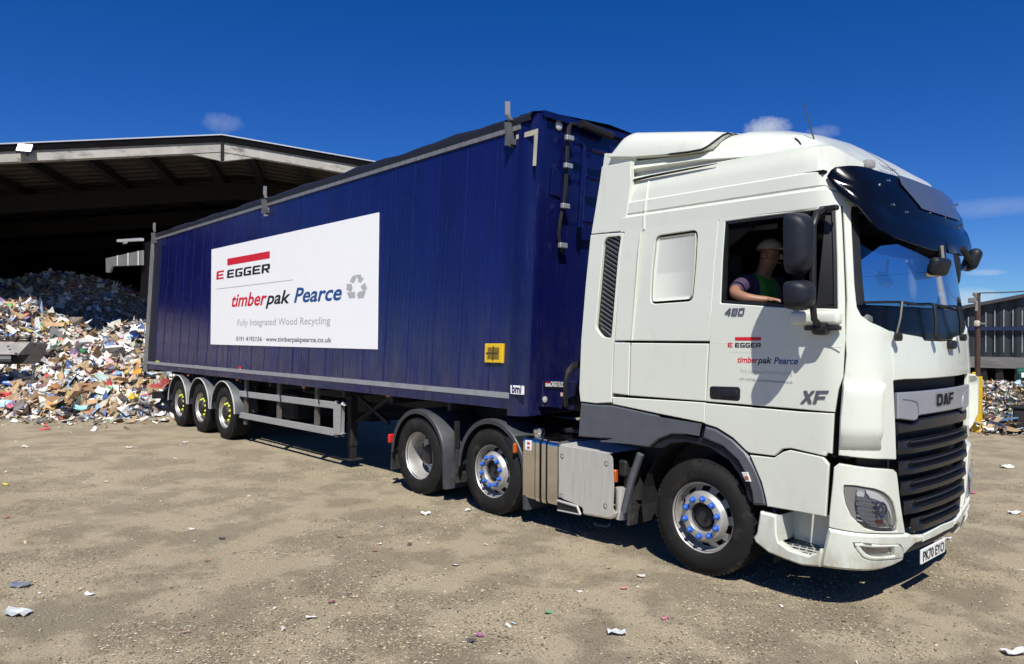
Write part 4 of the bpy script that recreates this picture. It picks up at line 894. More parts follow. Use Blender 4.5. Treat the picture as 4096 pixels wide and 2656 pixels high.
# ---- tank, exhaust cover and small things beside it
def tz(pts, y=.03): return xz('t', pts, y)
tk = rnd(tz([(1186, 396), (1432, 430), (1434, 946), (1170, 884)]), .05)
xa_, xb_ = min(p[0] for p in tk), max(p[0] for p in tk); za_, zb_ = min(p[1] for p in tk), max(p[1] for p in tk)
def prof_tank(x0, x1, z0, z1, y0, y1, r, nm, mt, grow=0.):
    pr = rnd([(y0-grow, z0-grow), (y1+grow, z0-grow), (y1+grow, z1+grow), (y0-grow, z1+grow)], r, 6); mb = MB(); mb.grid([[Vector((x, a, b)) for a, b in pr] for x in (x0, x1)], True); n = len(pr); mb.f += [list(range(n)), list(range(n, 2*n))[::-1]]; mb.m += [0, 0]; return mb.build(nm, mt, TR, 40)
zt1 = tz([(1186, 392)])[0][1]; zt0 = tz([(1180, 884)])[0][1]
tank = prof_tank(xa_, xb_+.02, zt0, zt1, .035, .70, .06, 'fuel_tank', CHROME)
for px in (1290, 1340):
    xx = tz([(px, 500)])[0][0]
    pr = rnd([(.035-.008, zt0-.008), (.708, zt0-.008), (.708, zt1+.008), (.027, zt1+.008)], .065, 6); m = MB(); m.grid([[Vector((x, a, b)) for a, b in pr] for x in (xx-.03, xx+.03)], True); so_ = m.build('tank_strap', CHROME, tank, 40)
    for e in (-.034, .034):
        pr2 = rnd([(.035-.006, zt0-.006), (.706, zt0-.006), (.706, zt1+.006), (.029, zt1+.006)], .065, 6); m = MB(); m.grid([[Vector((x, a, b)) for a, b in pr2] for x in (xx+e-.008, xx+e+.008)], True); m.build('strap_rubber', BLACK, tank, 40)
mb = MB(); cpx = tz([(1280, 395)], .12)[0][0]; mb.lathe([(.055, 0), (.055, .045), (.062, .05), (.062, .085), (.05, .10), (0, .10)], (cpx, .16, zt1-.005), 'z', 24); mb.build('filler_cap', CHROME, tank)
st = tz([(1190, 416), (1242, 420), (1238, 500), (1188, 490)]); panel('tank_sticker', plane_y(.034), st, SIGNW, tank, th=.001, ch=0)
for zz in (.7, .25): panel('sticker_mark', plane_y(.034), [(st[0][0]+.03, st[2][1]+(st[0][1]-st[2][1])*zz-.012), (st[1][0]-.03, st[2][1]+(st[0][1]-st[2][1])*zz-.012), (st[1][0]-.03, st[2][1]+(st[0][1]-st[2][1])*zz+.012), (st[0][0]+.03, st[2][1]+(st[0][1]-st[2][1])*zz+.012)], RED, tank, off=.002, th=.001, ch=0)
cv_ = rnd(tz([(1446, 462), (1470, 446), (1860, 510), (1900, 540), (1912, 800), (1900, 1054), (1640, 1010), (1640, 960), (1446, 880)], .0), [.02, .02, .06, .08, .01, .05, .01, .02, .01])
ec = panel('exhaust_cover', plane_y(0.), cv_, ALU, TR, th=.6, ch=.02, back=True)
for px, py in ((1486, 544), (1836, 604), (1480, 860), (1828, 940)):
    c = tz([(px, py)], 0)[0]; mb = MB(); mb.lathe([(.024, -.004), (.022, -.002), (.012, .003), (0, .003)], (c[0], 0, c[1]), 'y', 14); mb.build('cover_bolt', mat('bolt_dark', (.08, .08, .08), .4, metal=.8), ec)
rc_ = tz([(1446, 896), (1610, 940), (1636, 1014), (1450, 976)], .0)
pk_ = panel('step_pocket', plane_y(-.003), rc_, BLACK, ec, th=.006, ch=0); mb = MB(); mb.tube([(p[0], -.006, p[1]) for p in tz([(1450, 896), (1608, 942), (1632, 1008)], 0)], .014, 8); mb.tube([(p[0], -.006, p[1]) for p in tz([(1632, 1008), (1452, 972)], 0)], .008, 8); mb.build('pocket_rim', ALU, pk_)
mb = MB(); c0_ = tz([(1910, 700)], .05)[0]; mb.box((c0_[0], .04, c0_[1]), (.045, .05, .12), None, .01); mb.build('side_marker', LAMPO, TR)
mb = MB(); c1_ = tz([(1112, 480)], .03)[0]; mb.box((c1_[0], .03, c1_[1]), (.04, .05, .11), None, .01); mb.build('side_marker', LAMPO, TR)
mb = MB(); c1_ = tz([(112, 405)], .03)[0]; mb.box((c1_[0], .06, c1_[1]), (.05, .08, .12), None, .012); mb.build('tail_marker', LAMPR, TR)
mb = MB(); c1_ = tz([(1972, 640)], .10)[0]; mb.box((c1_[0], .12, c1_[1]), (.1, .1, .16), None, .02); mb.lathe([(.1, 0), (.1, .3)], (c1_[0]+.05, .2, .5), 'z', 16); mb.box((c1_[0]+.02, .3, .55), (.1, .3, .3), None, .03); mb.build('air_dryer', SOOT, TR)
mb = MB(); a_ = tz([(1945, 920)], .08)[0]; mb.lathe([(.0, 0), (.06, .01), (.07, .03)], (a_[0], .08, a_[1]), 'y', 16); mb.tube([(a_[0], .1, a_[1]-.15), (a_[0], .09, a_[1]+.15)], .055, 12); mb.build('silencer_end', ALU, TR)
fz = xz('t', [(1012, 392), (1180, 384), (1170, 500), (1095, 540), (1060, 470)], .04); panel('marker_plate', plane_y(.05), fz, DARKP, TR, th=.1, ch=.006)
mb = MB(); mb.bb(-5.1, -5.04, .3, 2.2, .55, .7); mb.build('rear_lamp_bar', SOOT, TR)

# ================================================================== THE SEMI-TRAILER
XF, TA, TB_, LEN, WID = -2.261, .0485, .0038, 13.6, 2.55
TL = thing('semi_trailer', 'dark blue high sided walking floor semi trailer with a white wood recycling board', 'trailer', (XF-7, 1.27, 0))
ZSTRIP, ZTOP = 1.404, 4.546
def tm(x, y, z): return Vector((XF+x, y+TA*(z-.2), z+TB_*x))            # trailer body coordinates, x = 0 at the front, going negative to the rear
def tpl(zn, px, py, y=0.):
    d = ray(zn, px, py)                                              # the side plane y = TA*(z-.2)
    t = (y+TA*(CAM[2]-.2)-CAM[1])/(d[1]-TA*d[2]); p = CAM+d*t; x = p[0]-XF; return (x, p[2]-TB_*x)
def tside(u, v, o): return tm(u, -o, v)
def tfront(u, v, o): return tm(o, u, v)
def tpf(zn, px, py): d = ray(zn, px, py); t = (XF-CAM[0])/d[0]; p = CAM+d*t; return (p[1]-TA*(p[2]-.2), p[2])
def blue_mat(name, ribs):
    m = mat(name, (.0052, .0072, .074) if ribs else (.0036, .0055, .056), .24, spec=.38, var=.25, vs=1.3, vst=(2, 2, .35), coat=.2, rvar=.07, alt=(.018, .03, .10), altf=(.58, .85), alts=6, altst=(5, 5, .35))
    if ribs:
        t = m.node_tree; b = t.nodes['Principled BSDF']; g = t.nodes.new('ShaderNodeTexCoord'); w = t.nodes.new('ShaderNodeTexWave'); w.bands_direction = 'X'; w.inputs['Scale'].default_value = 3.6; w.inputs['Distortion'].default_value = .35; w.inputs['Detail'].default_value = 2; w.inputs['Detail Scale'].default_value = .6
        n = t.nodes.new('ShaderNodeTexNoise'); n.inputs['Scale'].default_value = .7; n.inputs['Detail'].default_value = 3
        ad = t.nodes.new('ShaderNodeMath'); ad.operation = 'MULTIPLY_ADD'; ad.inputs[1].default_value = .16; t.links.new(w.outputs['Fac'], ad.inputs[0]); t.links.new(n.outputs['Fac'], ad.inputs[2])
        bp = t.nodes.new('ShaderNodeBump'); bp.inputs['Strength'].default_value = .22; bp.inputs['Distance'].default_value = .05
        t.links.new(g.outputs['Object'], w.inputs['Vector']); t.links.new(g.outputs['Object'], n.inputs['Vector']); t.links.new(ad.outputs[0], bp.inputs['Height']); t.links.new(bp.outputs[0], b.inputs['Normal']); t.links.new(bp.outputs[0], b.inputs['Coat Normal'])
    return m
BLUE = blue_mat('blue_ribbed_paint', True); BLUEF = blue_mat('blue_paint', False); grime(BLUE, 1.35, 2.6, (.085, .08, .085), .5, 5., (1, 1, .22)); grime(BLUEF, 1.2, 2.4, (.05, .05, .06), .45, 6., (1, 1, .4))
def tbox(mb, x0, x1, y0, y1, z0, z1):
    P = [tm(x, y, z) for x in (x0, x1) for y in (y0, y1) for z in (z0, z1)]
    return mb.add(P, [[0, 1, 3, 2], [4, 6, 7, 5], [0, 4, 5, 1], [2, 3, 7, 6], [0, 2, 6, 4], [1, 5, 7, 3]])
ZB = ZSTRIP-.14
mb = MB(); tbox(mb, -LEN+.1, -.22, .0, .05, ZSTRIP, ZTOP-.16); sw = mb.build('side_wall', BLUE, TL, 20)
mb = MB(); tbox(mb, -LEN+.1, -.22, WID-.05, WID, ZSTRIP, ZTOP-.16); mb.build('side_wall', BLUE, TL, 20)
mb = MB()
for i in range(23): xx = -.62-i*.56; tbox(mb, xx-.004, xx+.004, -.006, .0, ZSTRIP+.002, ZTOP-.165)
mb.build('wall_seam', mat('blue_seam', (.010, .018, .10), .4, var=.5, vs=6, vst=(1, 1, 3)), sw, 0)
mb = MB(); tbox(mb, -.14, -.06, .16, WID-.16, ZB-.1, ZTOP-.05); fwl = mb.build('front_wall', BLUEF, TL, 0)
for f in (0, 1):                                                     # rounded front corners
    rows = []
    for k in range(9):
        a = rad(90*k/8); x, y = -.22+.20*math.sin(a), .20-.20*math.cos(a); yy = y-.01 if not f else WID-y+.01
        rows.append([tm(x, yy, ZB-.10), tm(x, yy, ZTOP-.0)])
    rows = [[tm(-.26, -.012 if not f else WID+.012, z) for z in (ZB-.1, ZTOP)]]+rows
    mb = MB(); mb.grid(rows); mb.build('corner_post', BLUEF, TL, 60)
mb = MB(); tbox(mb, -LEN, -.24, -.014, .03, ZSTRIP-.052, ZSTRIP+.012); mb.build('rail_strip', GALV, TL, 0)
mb = MB(); tbox(mb, -LEN, -.24, -.008, .06, ZB-.03, ZSTRIP-.055); tbox(mb, -LEN, -.1, WID-.06, WID, ZB-.03, ZSTRIP+.01); mb.build('bottom_rail', BLUEF, TL, 0)
mb = MB(); tbox(mb, -LEN+.05, -.1, .06, WID-.06, ZB-.03, ZB+.03); mb.build('trailer_floor', SOOT, TL, 0)
mb = MB(); tbox(mb, -LEN+.02, -.23, -.022, .04, ZTOP-.165, ZTOP-.10); tbox(mb, -LEN+.02, -.23, WID-.04, WID+.02, ZTOP-.165, ZTOP-.1); mb.build('top_rail', mat('dull_alu', (.23, .23, .225), .45, metal=.4, var=.25, vs=6, vst=(4, 4, 1)), TL, 0)
TARP = mat('black_tarpaulin', (.010, .010, .014), .5, var=.3, vs=3, bump=.2, bs=12)
rows = []
for x in np.linspace(-LEN+.02, -.04, 60):
    j = .012*math.sin(x*3.1)+.008*math.sin(x*7.7)
    rows.append([tm(x, -.03, ZTOP-.10), tm(x, -.045, ZTOP-.05+j*.5), tm(x, -.02, ZTOP+.0+j), tm(x, .12, ZTOP+.03), tm(x, 1.27, ZTOP+.10), tm(x, WID-.1, ZTOP+.03), tm(x, WID+.03, ZTOP-.02), tm(x, WID+.03, ZTOP-.1)])
mb = MB(); mb.grid(rows); mb.build('roof_tarpaulin', TARP, TL, 60)
mb = MB(); tbox(mb, -.16, .0, .12, WID-.12, ZTOP-.04, ZTOP+.03); mb.build('front_header', BLUEF, TL, 0)
mb = MB(); tbox(mb, -LEN-.05, -LEN+.09, -.05, .10, ZB-.1, ZTOP+.02); tbox(mb, -LEN-.05, -LEN+.09, WID-.1, WID+.03, ZB-.1, ZTOP+.02); tbox(mb, -LEN-.05, -LEN+.09, .1, WID-.1, ZTOP-.12, ZTOP+.02); mb.build('rear_frame', mat('worn_grey_steel', (.24, .235, .23), .5, metal=.3, var=.25, vs=5, vst=(2, 2, .5), alt=(.10, .08, .07), altf=(.55, .8), alts=7), TL, 0)
mb = MB(); tbox(mb, -LEN+.09, -LEN+.62, -.003, .03, ZSTRIP+.01, ZTOP-.17); mb.build('rear_dark_band', mat('blue_black_panel', (.006, .007, .022), .5, var=.3, vs=3, vst=(2, 2, .4)), TL, 0)  # blue-black band over the rear end of the side wall
mb = MB(); tbox(mb, -LEN, -LEN+.04, .05, WID-.05, ZB, ZTOP-.1); mb.build('rear_door', BLUEF, TL, 0)
panel('rear_door_leaf', tside, [(-LEN-1.27, ZTOP-1.55), (-LEN-.05, ZTOP-1.6), (-LEN-.05, ZTOP-.1), (-LEN-1.27, ZTOP-.1)], mat('door_leaf_dark', (.006, .006, .008), .8, spec=.1), TL, off=-.10, th=.05, ch=.004, back=True)
# raised flap behind the body
fl = [tpl('l', a, b) for a, b in ((930, 1285), (1250, 1215), (1250, 1345), (985, 1356), (965, 1412), (932, 1410))]
panel('rear_flap', tside, fl, mat('flap_grey', (.18, .18, .17), .6, var=.2, vs=7, vst=(6, 6, 1)), TL, th=.05, ch=.004)
mb = MB()
for px, py0, py1 in ((1045, 1262, 1350), (1138, 1240, 1350), (1228, 1222, 1346)): a, b = tpl('l', px, py0), tpl('l', px, py1); mb.beam(tm(a[0], -.03, a[1]), tm(b[0], -.03, b[1]), .03, .03)
mb.build('flap_rib', GALV, TL, 0)
a, b = tpl('l', 1052, 1132), tpl('l', 1256, 1120); mb = MB(); mb.beam(tm(a[0], -.02, a[1]), tm(b[0], -.02, b[1]), .10, .07); a, b = tpl('l', 930, 1140), tpl('l', 1010, 1132); mb.beam(tm(a[0], .5, a[1]), tm(b[0], .3, b[1]), .07, .05); mb.build('flap_bar', mat('pale_steel', (.6, .62, .62), .4, metal=.2, var=.1), TL, 0)

# ---- board and lettering
X_ = lambda px, py: tpl('x', px, py)
BD = [X_(98, 613), X_(1475, 308), X_(1462, 1435), X_(90, 1394)]
board = panel('sign_board', tside, BD, SIGNW, TL, off=.010, th=.010, ch=.001)
xh = lambda px, p0, p1: abs(X_(px, p0)[1]-X_(px, p1)[1])
def quadtx(pts): return ([tuple(X_(*p)) for p in pts], [list(range(len(pts)))])
ident = lambda u, v, o: tside(u, v, o)
def poly_part(mb, pts, mi): mb.mi = mi; mb.add([tside(*X_(*p), .0125) for p in pts], [list(range(len(pts)))])
jm = MB()
poly_part(jm, [(229, 745), (579, 685), (579, 626), (229, 690)], 0)
poly_part(jm, [(138, 937), (770, 861), (770, 865), (138, 941)], 2)
for pts in ([(1238, 874), (1262, 832), (1276, 826), (1292, 846), (1270, 893)], [(1276, 825), (1330, 818), (1338, 848), (1356, 846), (1330, 886), (1300, 872), (1313, 866), (1298, 842)], [(1210, 898), (1252, 896), (1262, 930), (1248, 962), (1208, 942), (1216, 920)],
            [(1214, 966), (1282, 962), (1282, 1012), (1232, 1014)], [(1296, 986), (1314, 960), (1372, 950), (1352, 1010), (1314, 1014), (1314, 1026)], [(1326, 918), (1364, 886), (1380, 930), (1374, 942), (1346, 950)]): poly_part(jm, pts, 2)
def put(tx, p0, p1, h, mi, ch=None):
    vs, fs = tx; a, b = X_(*p0), X_(*p1); x0 = min(v[0] for v in vs); k = max(v[0] for v in vs)-x0; jm.mi = mi
    jm.add([tside(a[0]+(b[0]-a[0])*(v[0]-x0)/k, a[1]+(b[1]-a[1])*(v[0]-x0)/k+v[1]/(ch or CAPH)*h, .0125) for v in vs], fs)
put(block('E'), (138, 862), (198, 853), xh(138, 794, 862), 0, 1); put(block('EGGER'), (226, 850), (578, 802), xh(226, 784, 850), 1, 1)
put(text2d('timber', .02, .22), (263, 1084), (552, 1066), xh(263, 975, 1076), 0); put(text2d('pak', .02, .22), (546, 1064), (745, 1052), xh(560, 962, 1062), 1); put(text2d('Pearce', .02, .22), (778, 1049), (1170, 1026), xh(780, 934, 1049), 3)
put(text2d('Fully Integrated Wood Recycling'), (312, 1240), (1076, 1226), xh(312, 1188, 1238), 4); put(text2d('0191 4192156 · www.timberpakpearce.co.uk', .008), (301, 1364), (1086, 1378), xh(301, 1328, 1362), 5)
jm.build('board_lettering', [RED, INK, LGREY, NAVY, LGREY, mat('charcoal_vinyl', (.06, .06, .065), .5)], board, 0)
# ---- things fixed to the wall
yp = [tpl('z', *p) for p in ((302, 770), (450, 770), (444, 930), (298, 926))]; ypl = panel('yellow_placard', tside, yp, mat('placard_yellow', (.72, .47, .01), .45, var=.05, vs=9), TL, off=.03, th=.03, ch=.006)
c_ = [sum(p[i] for p in yp)/4 for i in (0, 1)]; w_, h__ = (yp[1][0]-yp[0][0]), (yp[0][1]-yp[2][1]); AM = mat('placard_dark', (.20, .13, .01), .5, var=.3, vs=30); AD = mat('placard_black', (.05, .035, .01), .5, var=.3, vs=30)
panel('placard_square', tside, [(c_[0]+a*w_*.32, c_[1]+b*h__*.31) for a, b in ((-1, -1), (1, -1), (1, 1), (-1, 1))], AM, ypl, off=.033, th=.002, ch=0)
panel('placard_cross', tside, [(c_[0]+a*w_, c_[1]+b*h__) for a, b in ((-.4, -.03), (-.03, -.03), (-.03, -.37), (.03, -.37), (.03, -.03), (.28, -.03), (.28, .03), (.03, .03), (.03, .37), (-.03, .37), (-.03, .03), (-.4, .03))], AD, ypl, off=.036, th=.002, ch=0)
bm_ = [tpl('z', *p) for p in ((510, 1112), (612, 1118), (612, 1190), (510, 1182))]; bms = panel('maker_sticker', tside, bm_, SIGNW, TL, off=.022, th=.02, ch=0)
lay('sticker_lettering', text2d('bmi', .03), tside, tpl('z', 522, 1170), tpl('z', 600, 1178), .085, mat('deep_blue_vinyl', (.01, .012, .09), .5), bms, off=.026)
tape = mat('cream_tape', (.42, .40, .30), .6, var=.15, vs=8)
panel('tape_strip', tside, [tpl('y', *p) for p in ((1026, 420), (1218, 362), (1216, 412), (1026, 458))], tape, TL, off=.004, th=.004, ch=0); panel('tape_strip', tside, [tpl('y', *p) for p in ((1186, 420), (1216, 410), (1200, 690), (1172, 690))], tape, TL, off=.004, th=.004, ch=0)
def clip(px, py, zn, s, bl):
    a = tpl(zn, px, py); mb = MB(); x, z = a
    mb.beam(tm(x-.02, -.09, z+.0), tm(x-.01, -.05, z-.30*s), .10, .025, (1, 0, 0)); mb.beam(tm(x-.01, -.05, z-.26*s), tm(x-.01, -.05, z-.44*s), .14, .025, (1, 0, 0)); mb.beam(tm(x, -.06, z+.02), tm(x-.12*s, -.05, z+.17*s), .05, .03); mb.beam(tm(x-.12*s, -.05, z+.15*s), tm(x-.14*s, -.05, z+.42*s), .06, .03); mb.box(tm(x-.01, .0, z-.36*s), (.1, .12, .06)); mb.build('tarp_clip', bl, TL, 0)
CL = mat('clip_steel', (.12, .125, .13), .5, metal=.3, var=.15, vs=9)
clip(1012, 318, 'y', .62, CL); clip(568, 205, 'x', .6, CL); clip(1385, 1062, 'l', .6, CL)
wp = [tpl('x', *p) for p in ((532, 268), (566, 264), (562, 336), (526, 340))]; wst = panel('warning_sticker', tside, wp, SIGNW, TL, off=.003, th=.003, ch=0)
panel('warning_mark', tside, [tpl('x', *p) for p in ((532, 302), (564, 300), (550, 272))], RED, wst, off=.005, th=.001, ch=0)
for px, py, w2, h2, m_ in ((180, 116, 26, 36, YELNUT), (536, 152, 20, 26, SIGNW), (928, 184, 18, 24, SIGNW), (928, 158, 18, 20, RED)):
    panel('rail_marker', tside, [tpl('r', px-w2/2, py-h2/2), tpl('r', px+w2/2, py-h2/2), tpl('r', px+w2/2, py+h2/2), tpl('r', px-w2/2, py+h2/2)], m_, TL, off=.012, th=.012, ch=.002)
for px, py in ((450, 228), (892, 268), (1494, 332), (2258, 410)):
    a = tpl('r', px, py); mb = MB(); mb.box(tm(a[0], .03, a[1]), (.09, .04, .05), None, .01); mb.build('side_lamp', LAMPO, TL)
# ---- front wall fittings
F_ = lambda zn, px, py: tpf(zn, px, py)
def ftube(name, zn, pts, r, mt, out=.05): mb = MB(); mb.tube([tfront(*F_(zn, *p), out-.06) for p in pts], r, 8); return mb.build(name, mt, TL)
ftube('air_hose', 'h', [(640, 5), (618, 150), (606, 460), (596, 700), (575, 905)], .018, BLACK); ftube('air_hose', 'h', [(655, 5), (632, 150), (620, 460), (610, 700), (584, 905)], .018, BLACK)
ftube('air_hose', 'h', [(575, 905), (545, 1060), (525, 1240), (540, 1350), (580, 1430)], .022, BLACK); ftube('air_hose', 'y', [(1560, 320), (1510, 318), (1490, 360), (1482, 440)], .02, BLACK)
for p in ((624, 152), (610, 464), (578, 914), (550, 1355)):
    mb = MB(); a = F_('h', *p); mb.box(tfront(a[0], a[1], .02), (.05, .12, .06), None, .008); mb.build('hose_clamp', GALV, TL)
ftube('ladder_rail', 'h', [(640, 218), (690, 220), (735, 245), (742, 300), (738, 560), (720, 800), (700, 1160)], .032, BLUEF, .14)
for a, b in (((815, 292), (990, 326)), ((792, 606), (965, 640)), ((700, 1090), (880, 1110))): ftube('ladder_rung', 'h', [a, b], .03, BLUEF, .14)
panel('access_panel', tfront, [F_('h', *p) for p in ((476, 460), (584, 484), (570, 806), (458, 776))], BLUEF, TL, off=-.04, th=.03, ch=.004)
mb = MB(); a = F_('y', 1425, 330); mb.lathe([(.05, .0), (.055, .02), (.04, .03), (0, .032)], tfront(a[0], a[1], -.06), 'x', 20); mb.build('front_lamp', mat('lamp_clear', (.5, .5, .48), .2, coat=.5), TL)
ftube('roof_roller', 'y', [(1575, 325), (1740, 392), (1840, 432)], .05, TARP, .10)
lb = [F_('z', *p) for p in ((750, 1070), (1050, 1080), (1046, 1330), (756, 1290))]; panel('hose_box', tfront, lb, BLUEF, TL, off=.02, th=.08, ch=.01)
sg_ = [F_('z', *p) for p in ((762, 1080), (935, 1084), (932, 1150), (762, 1142))]; cfs = panel('floor_sticker', tfront, sg_, mat('navy_sticker', (.006, .007, .02), .5), TL, off=.024, th=.004, ch=0)
lay('sticker_lettering', text2d('CARGO FLOOR', .02, .2), tfront, F_('z', 812, 1122), F_('z', 930, 1126), .055, SIGNW, cfs, off=.028)
for k in range(3): lay('sticker_stripe', SQ, tfront, F_('z', 770, 1092+14*k), F_('z', 812, 1094+14*k), .012, SIGNW if k else RED, cfs, off=.028, caph=1.)
panel('pink_sticker', tfront, [F_('z', *p) for p in ((898, 1172), (930, 1172), (930, 1204), (898, 1202))], mat('pale_pink_vinyl', (.6, .42, .42), .5), TL, off=.022, th=.002, ch=0)
mb = MB(); a = F_('z', 764, 1228); mb.lathe([(.03, .0), (.035, .015), (.0, .02)], tfront(a[0], a[1], .02), 'x', 18); mb.build('front_lamp', mat('lamp_clear', (.5, .5, .48), .2), TL)
cp = [(XF+.02, .9, 1.45), (XF+.25, .85, 1.75), (XF+.7, .9, 1.9), (XF+1.1, 1.0, 1.6)]
for k, (dy, m_) in enumerate(((0, BLACK), (.12, BLACK), (.25, LAMPR if 0 else BLACK))): mb = MB(); mb.tube([Vector(p)+Vector((0, dy, -.03*k)) for p in (Vector(cp[0]).lerp(Vector(cp[1]), t) if t <= 1 else Vector(cp[1]).lerp(Vector(cp[2]), t-1) if t <= 2 else Vector(cp[2]).lerp(Vector(cp[3]), t-2) for t in np.linspace(0, 3, 13))], .022, 8); mb.build('suzie_hose', m_, TL)
for dx in (0, .08):
    mb = MB(); mb.tube([Vector(pl('z', a, b, 0, -1.98+dx)) for a, b in ((1075, 925+dx*300), (1010, 945+dx*300), (965, 1000+dx*300), (950, 1090), (948, 1200), (955, 1290))], .024, 8); mb.build('suzie_hose', BLACK, TL)
# ---- running gear
XT = (-10.78, -12.09, -13.40)
for x in XT:
    wheel(x, .03, .52, .52, .385, 'trail', TL); wheel(x, 2.52, .52, .52, .385, 'trail', TL, True, False)
    guard(x, .52, .62, 2, 178, .0, .45, mat('guard_grey', (.075, .08, .085), .5, var=.2, vs=8), TL, .02, edge=mat('pale_edge', (.5, .5, .48), .5)); guard(x, .52, .62, 2, 178, 2.1, 2.55, SOOT, TL, .02)
mb = MB()
for yy in (.78, 1.65): mb.bb(-15.6, -3.0, yy, yy+.12, .98, 1.24)
for x in XT: mb.tube([(x, .3, .52), (x, 2.2, .52)], .075, 10); mb.bb(x-.1, x+.5, .72, .84, .45, .98); mb.bb(x-.1, x+.5, 1.7, 1.82, .45, .98)
for x in np.arange(-15.4, -3, 1.3): mb.bb(x, x+.06, .1, 2.45, 1.12, 1.24)
mb.bb(-15.75, -15.6, .15, 2.4, .45, .62); mb.bb(-15.75, -15.6, .8, .95, .5, 1.2); mb.bb(-15.75, -15.6, 1.6, 1.75, .5, 1.2)
mb.build('trailer_chassis', SOOT, TL, 0)
up_l = [tpl('r', *p) for p in ((920, 370), (1780, 474), (1850, 478), (1846, 782), (1766, 782), (918, 614), (918, 566), (1764, 714), (1764, 532), (920, 420))]
SGM = mat('guard_rail_alu', (.40, .405, .40), .45, metal=.35, var=.08, vs=4, vst=(1, 6, 6))
ly = lambda u, v, o: Vector((XF+u, .10-o, v+TB_*u))
def rp(zn, px, py, y=.10): p = pl(zn, px, py, 1, y); x = p[0]-XF; return (x, p[2]-TB_*x)
sgd = thing('x', '', '') if 0 else None
g1 = [rp('r', *p) for p in ((920, 370), (1768, 470), (1768, 532), (920, 420))]; g2 = [rp('r', *p) for p in ((918, 564), (1768, 714), (1768, 778), (918, 614))]
panel('side_guard_rail', ly, g1, SGM, TL, th=.04, ch=.005, back=True); panel('side_guard_rail', ly, g2, SGM, TL, th=.04, ch=.005, back=True)
panel('side_guard_end', ly, rnd([rp('r', *p) for p in ((1768, 470), (1852, 478), (1846, 784), (1768, 780))], .02), SGM, TL, th=.08, ch=.025, back=True)
for px in (985, 1285, 1630):
    a, b = rp('r', px, 300, .16), rp('r', px+8, 690, .16); mb = MB(); mb.beam((XF+a[0], .17, 1.25), (XF+a[0], .16, b[1]), .05, .10, (1, 0, 0)); mb.build('side_guard_post', mat('post_grime', (.10, .09, .075), .7, var=.3, vs=8), TL, 0)
    a = rp('r', px+14, 440 if px > 1000 else 400); mb = MB(); mb.tube([(XF+a[0]-.03, .095, a[1]+.10), (XF+a[0], .085, a[1]+.03), (XF+a[0]+.03, .09, a[1]-.10)], .012, 6); mb.build('guard_strap', BLACK, TL)
p0, p1 = pl('r', 1968, 500, 1, .45), pl('r', 1945, 880, 1, .45)
for yy in (.42, 2.0):
    mb = MB(); x = p0[0]; mb.bb(x-.06, x+.06, yy-.06, yy+.06, .32, 1.2, .01); mb.bb(x-.045, x+.045, yy-.045, yy+.045, .14, .34); mb.box((x, yy, .12), (.24, .24, .03), None, .01); mb.build('landing_leg', SOOT, TL)
mb = MB(); mb.beam((p0[0]+.05, .42, 1.15), (p0[0]+.9, .5, .75), .05, .05); mb.beam((p0[0]+.1, .43, .7), (p0[0]+1.1, .5, 1.2), .05, .05); mb.bb(p0[0]-.05, p0[0]+.05, .42, 2.0, .75, .83); mb.build('leg_brace', SOOT, TL)
mb = MB(); mb.bb(-9.6, -8.9, .6, 2.0, .5, 1.0, .05); mb.bb(-8.2, -7.4, 1.2, 2.3, .55, 1.1, .05); mb.build('air_tank_box', SOOT, TL)

# ================================================================== THE DRIVER
def skin(name, joints, edges, mt, parent, sub=2):
    me = bpy.data.meshes.new(name); me.from_pydata([j[0] for j in joints], edges, []); o = bpy.data.objects.new(name, me); COL.objects.link(o)
    o.modifiers.new('s', 'SKIN'); d = me.skin_vertices[0].data
    for i, j in enumerate(joints): d[i].radius = j[1] if hasattr(j[1], '__len__') else (j[1], j[1])
    d[0].use_root = True
    m = o.modifiers.new('u', 'SUBSURF'); m.levels = sub; m.render_levels = sub
    dg = bpy.context.evaluated_depsgraph_get(); nm = bpy.data.meshes.new_from_object(o.evaluated_get(dg)); bpy.data.objects.remove(o); bpy.data.meshes.remove(me); nm.name = name
    return link(name, nm, mt, parent, 180)
DR = thing('person', 'driver in pale cap, purple sleeve and green vest, arm resting on the window sill', 'person', (.3, .55, 1.9))
SKIN = mat('skin', (.30, .15, .092), .5, var=.08, vs=20)
J = [((.22, .58, 1.98), (.14, .12)), ((.20, .57, 2.12), (.13, .11)), ((.20, .56, 2.30), (.13, .10)), ((.24, .55, 2.50), (.09, .07)), ((.29, .54, 2.61), (.06, .06)), ((.34, .53, 2.70), (.085, .075)), ((.36, .53, 2.80), (.095, .08)), ((.36, .53, 2.87), (.07, .06)),
     ((.23, .36, 2.54), .07), ((.24, .20, 2.47), .058), ((.29, .06, 2.42), .05), ((.42, .035, 2.375), .043), ((.52, .08, 2.36), .033), ((.57, .13, 2.36), .035),
     ((.25, .75, 2.54), .07), ((.34, .82, 2.24), .05), ((.58, .76, 2.26), .042), ((.68, .72, 2.30), .035),
     ((.40, .48, 1.98), .10), ((.75, .48, 1.96), .075), ((.85, .48, 1.55), .06), ((.40, .70, 1.98), .10), ((.75, .70, 1.96), .075), ((.85, .70, 1.55), .06),
     ((.60, .12, 2.36), .013), ((.645, .13, 2.35), .010), ((.67, .135, 2.335), .008), ((.61, .155, 2.36), .013), ((.655, .165, 2.35), .010), ((.58, .10, 2.355), .012), ((.62, .085, 2.35), .009)]
Eg = [(0, 1), (1, 2), (2, 3), (3, 4), (4, 5), (5, 6), (6, 7), (3, 8), (8, 9), (9, 10), (10, 11), (11, 12), (12, 13), (3, 14), (14, 15), (15, 16), (16, 17), (0, 18), (18, 19), (19, 20), (0, 21), (21, 22), (22, 23), (13, 24), (24, 25), (25, 26), (13, 27), (27, 28), (13, 29), (29, 30)]
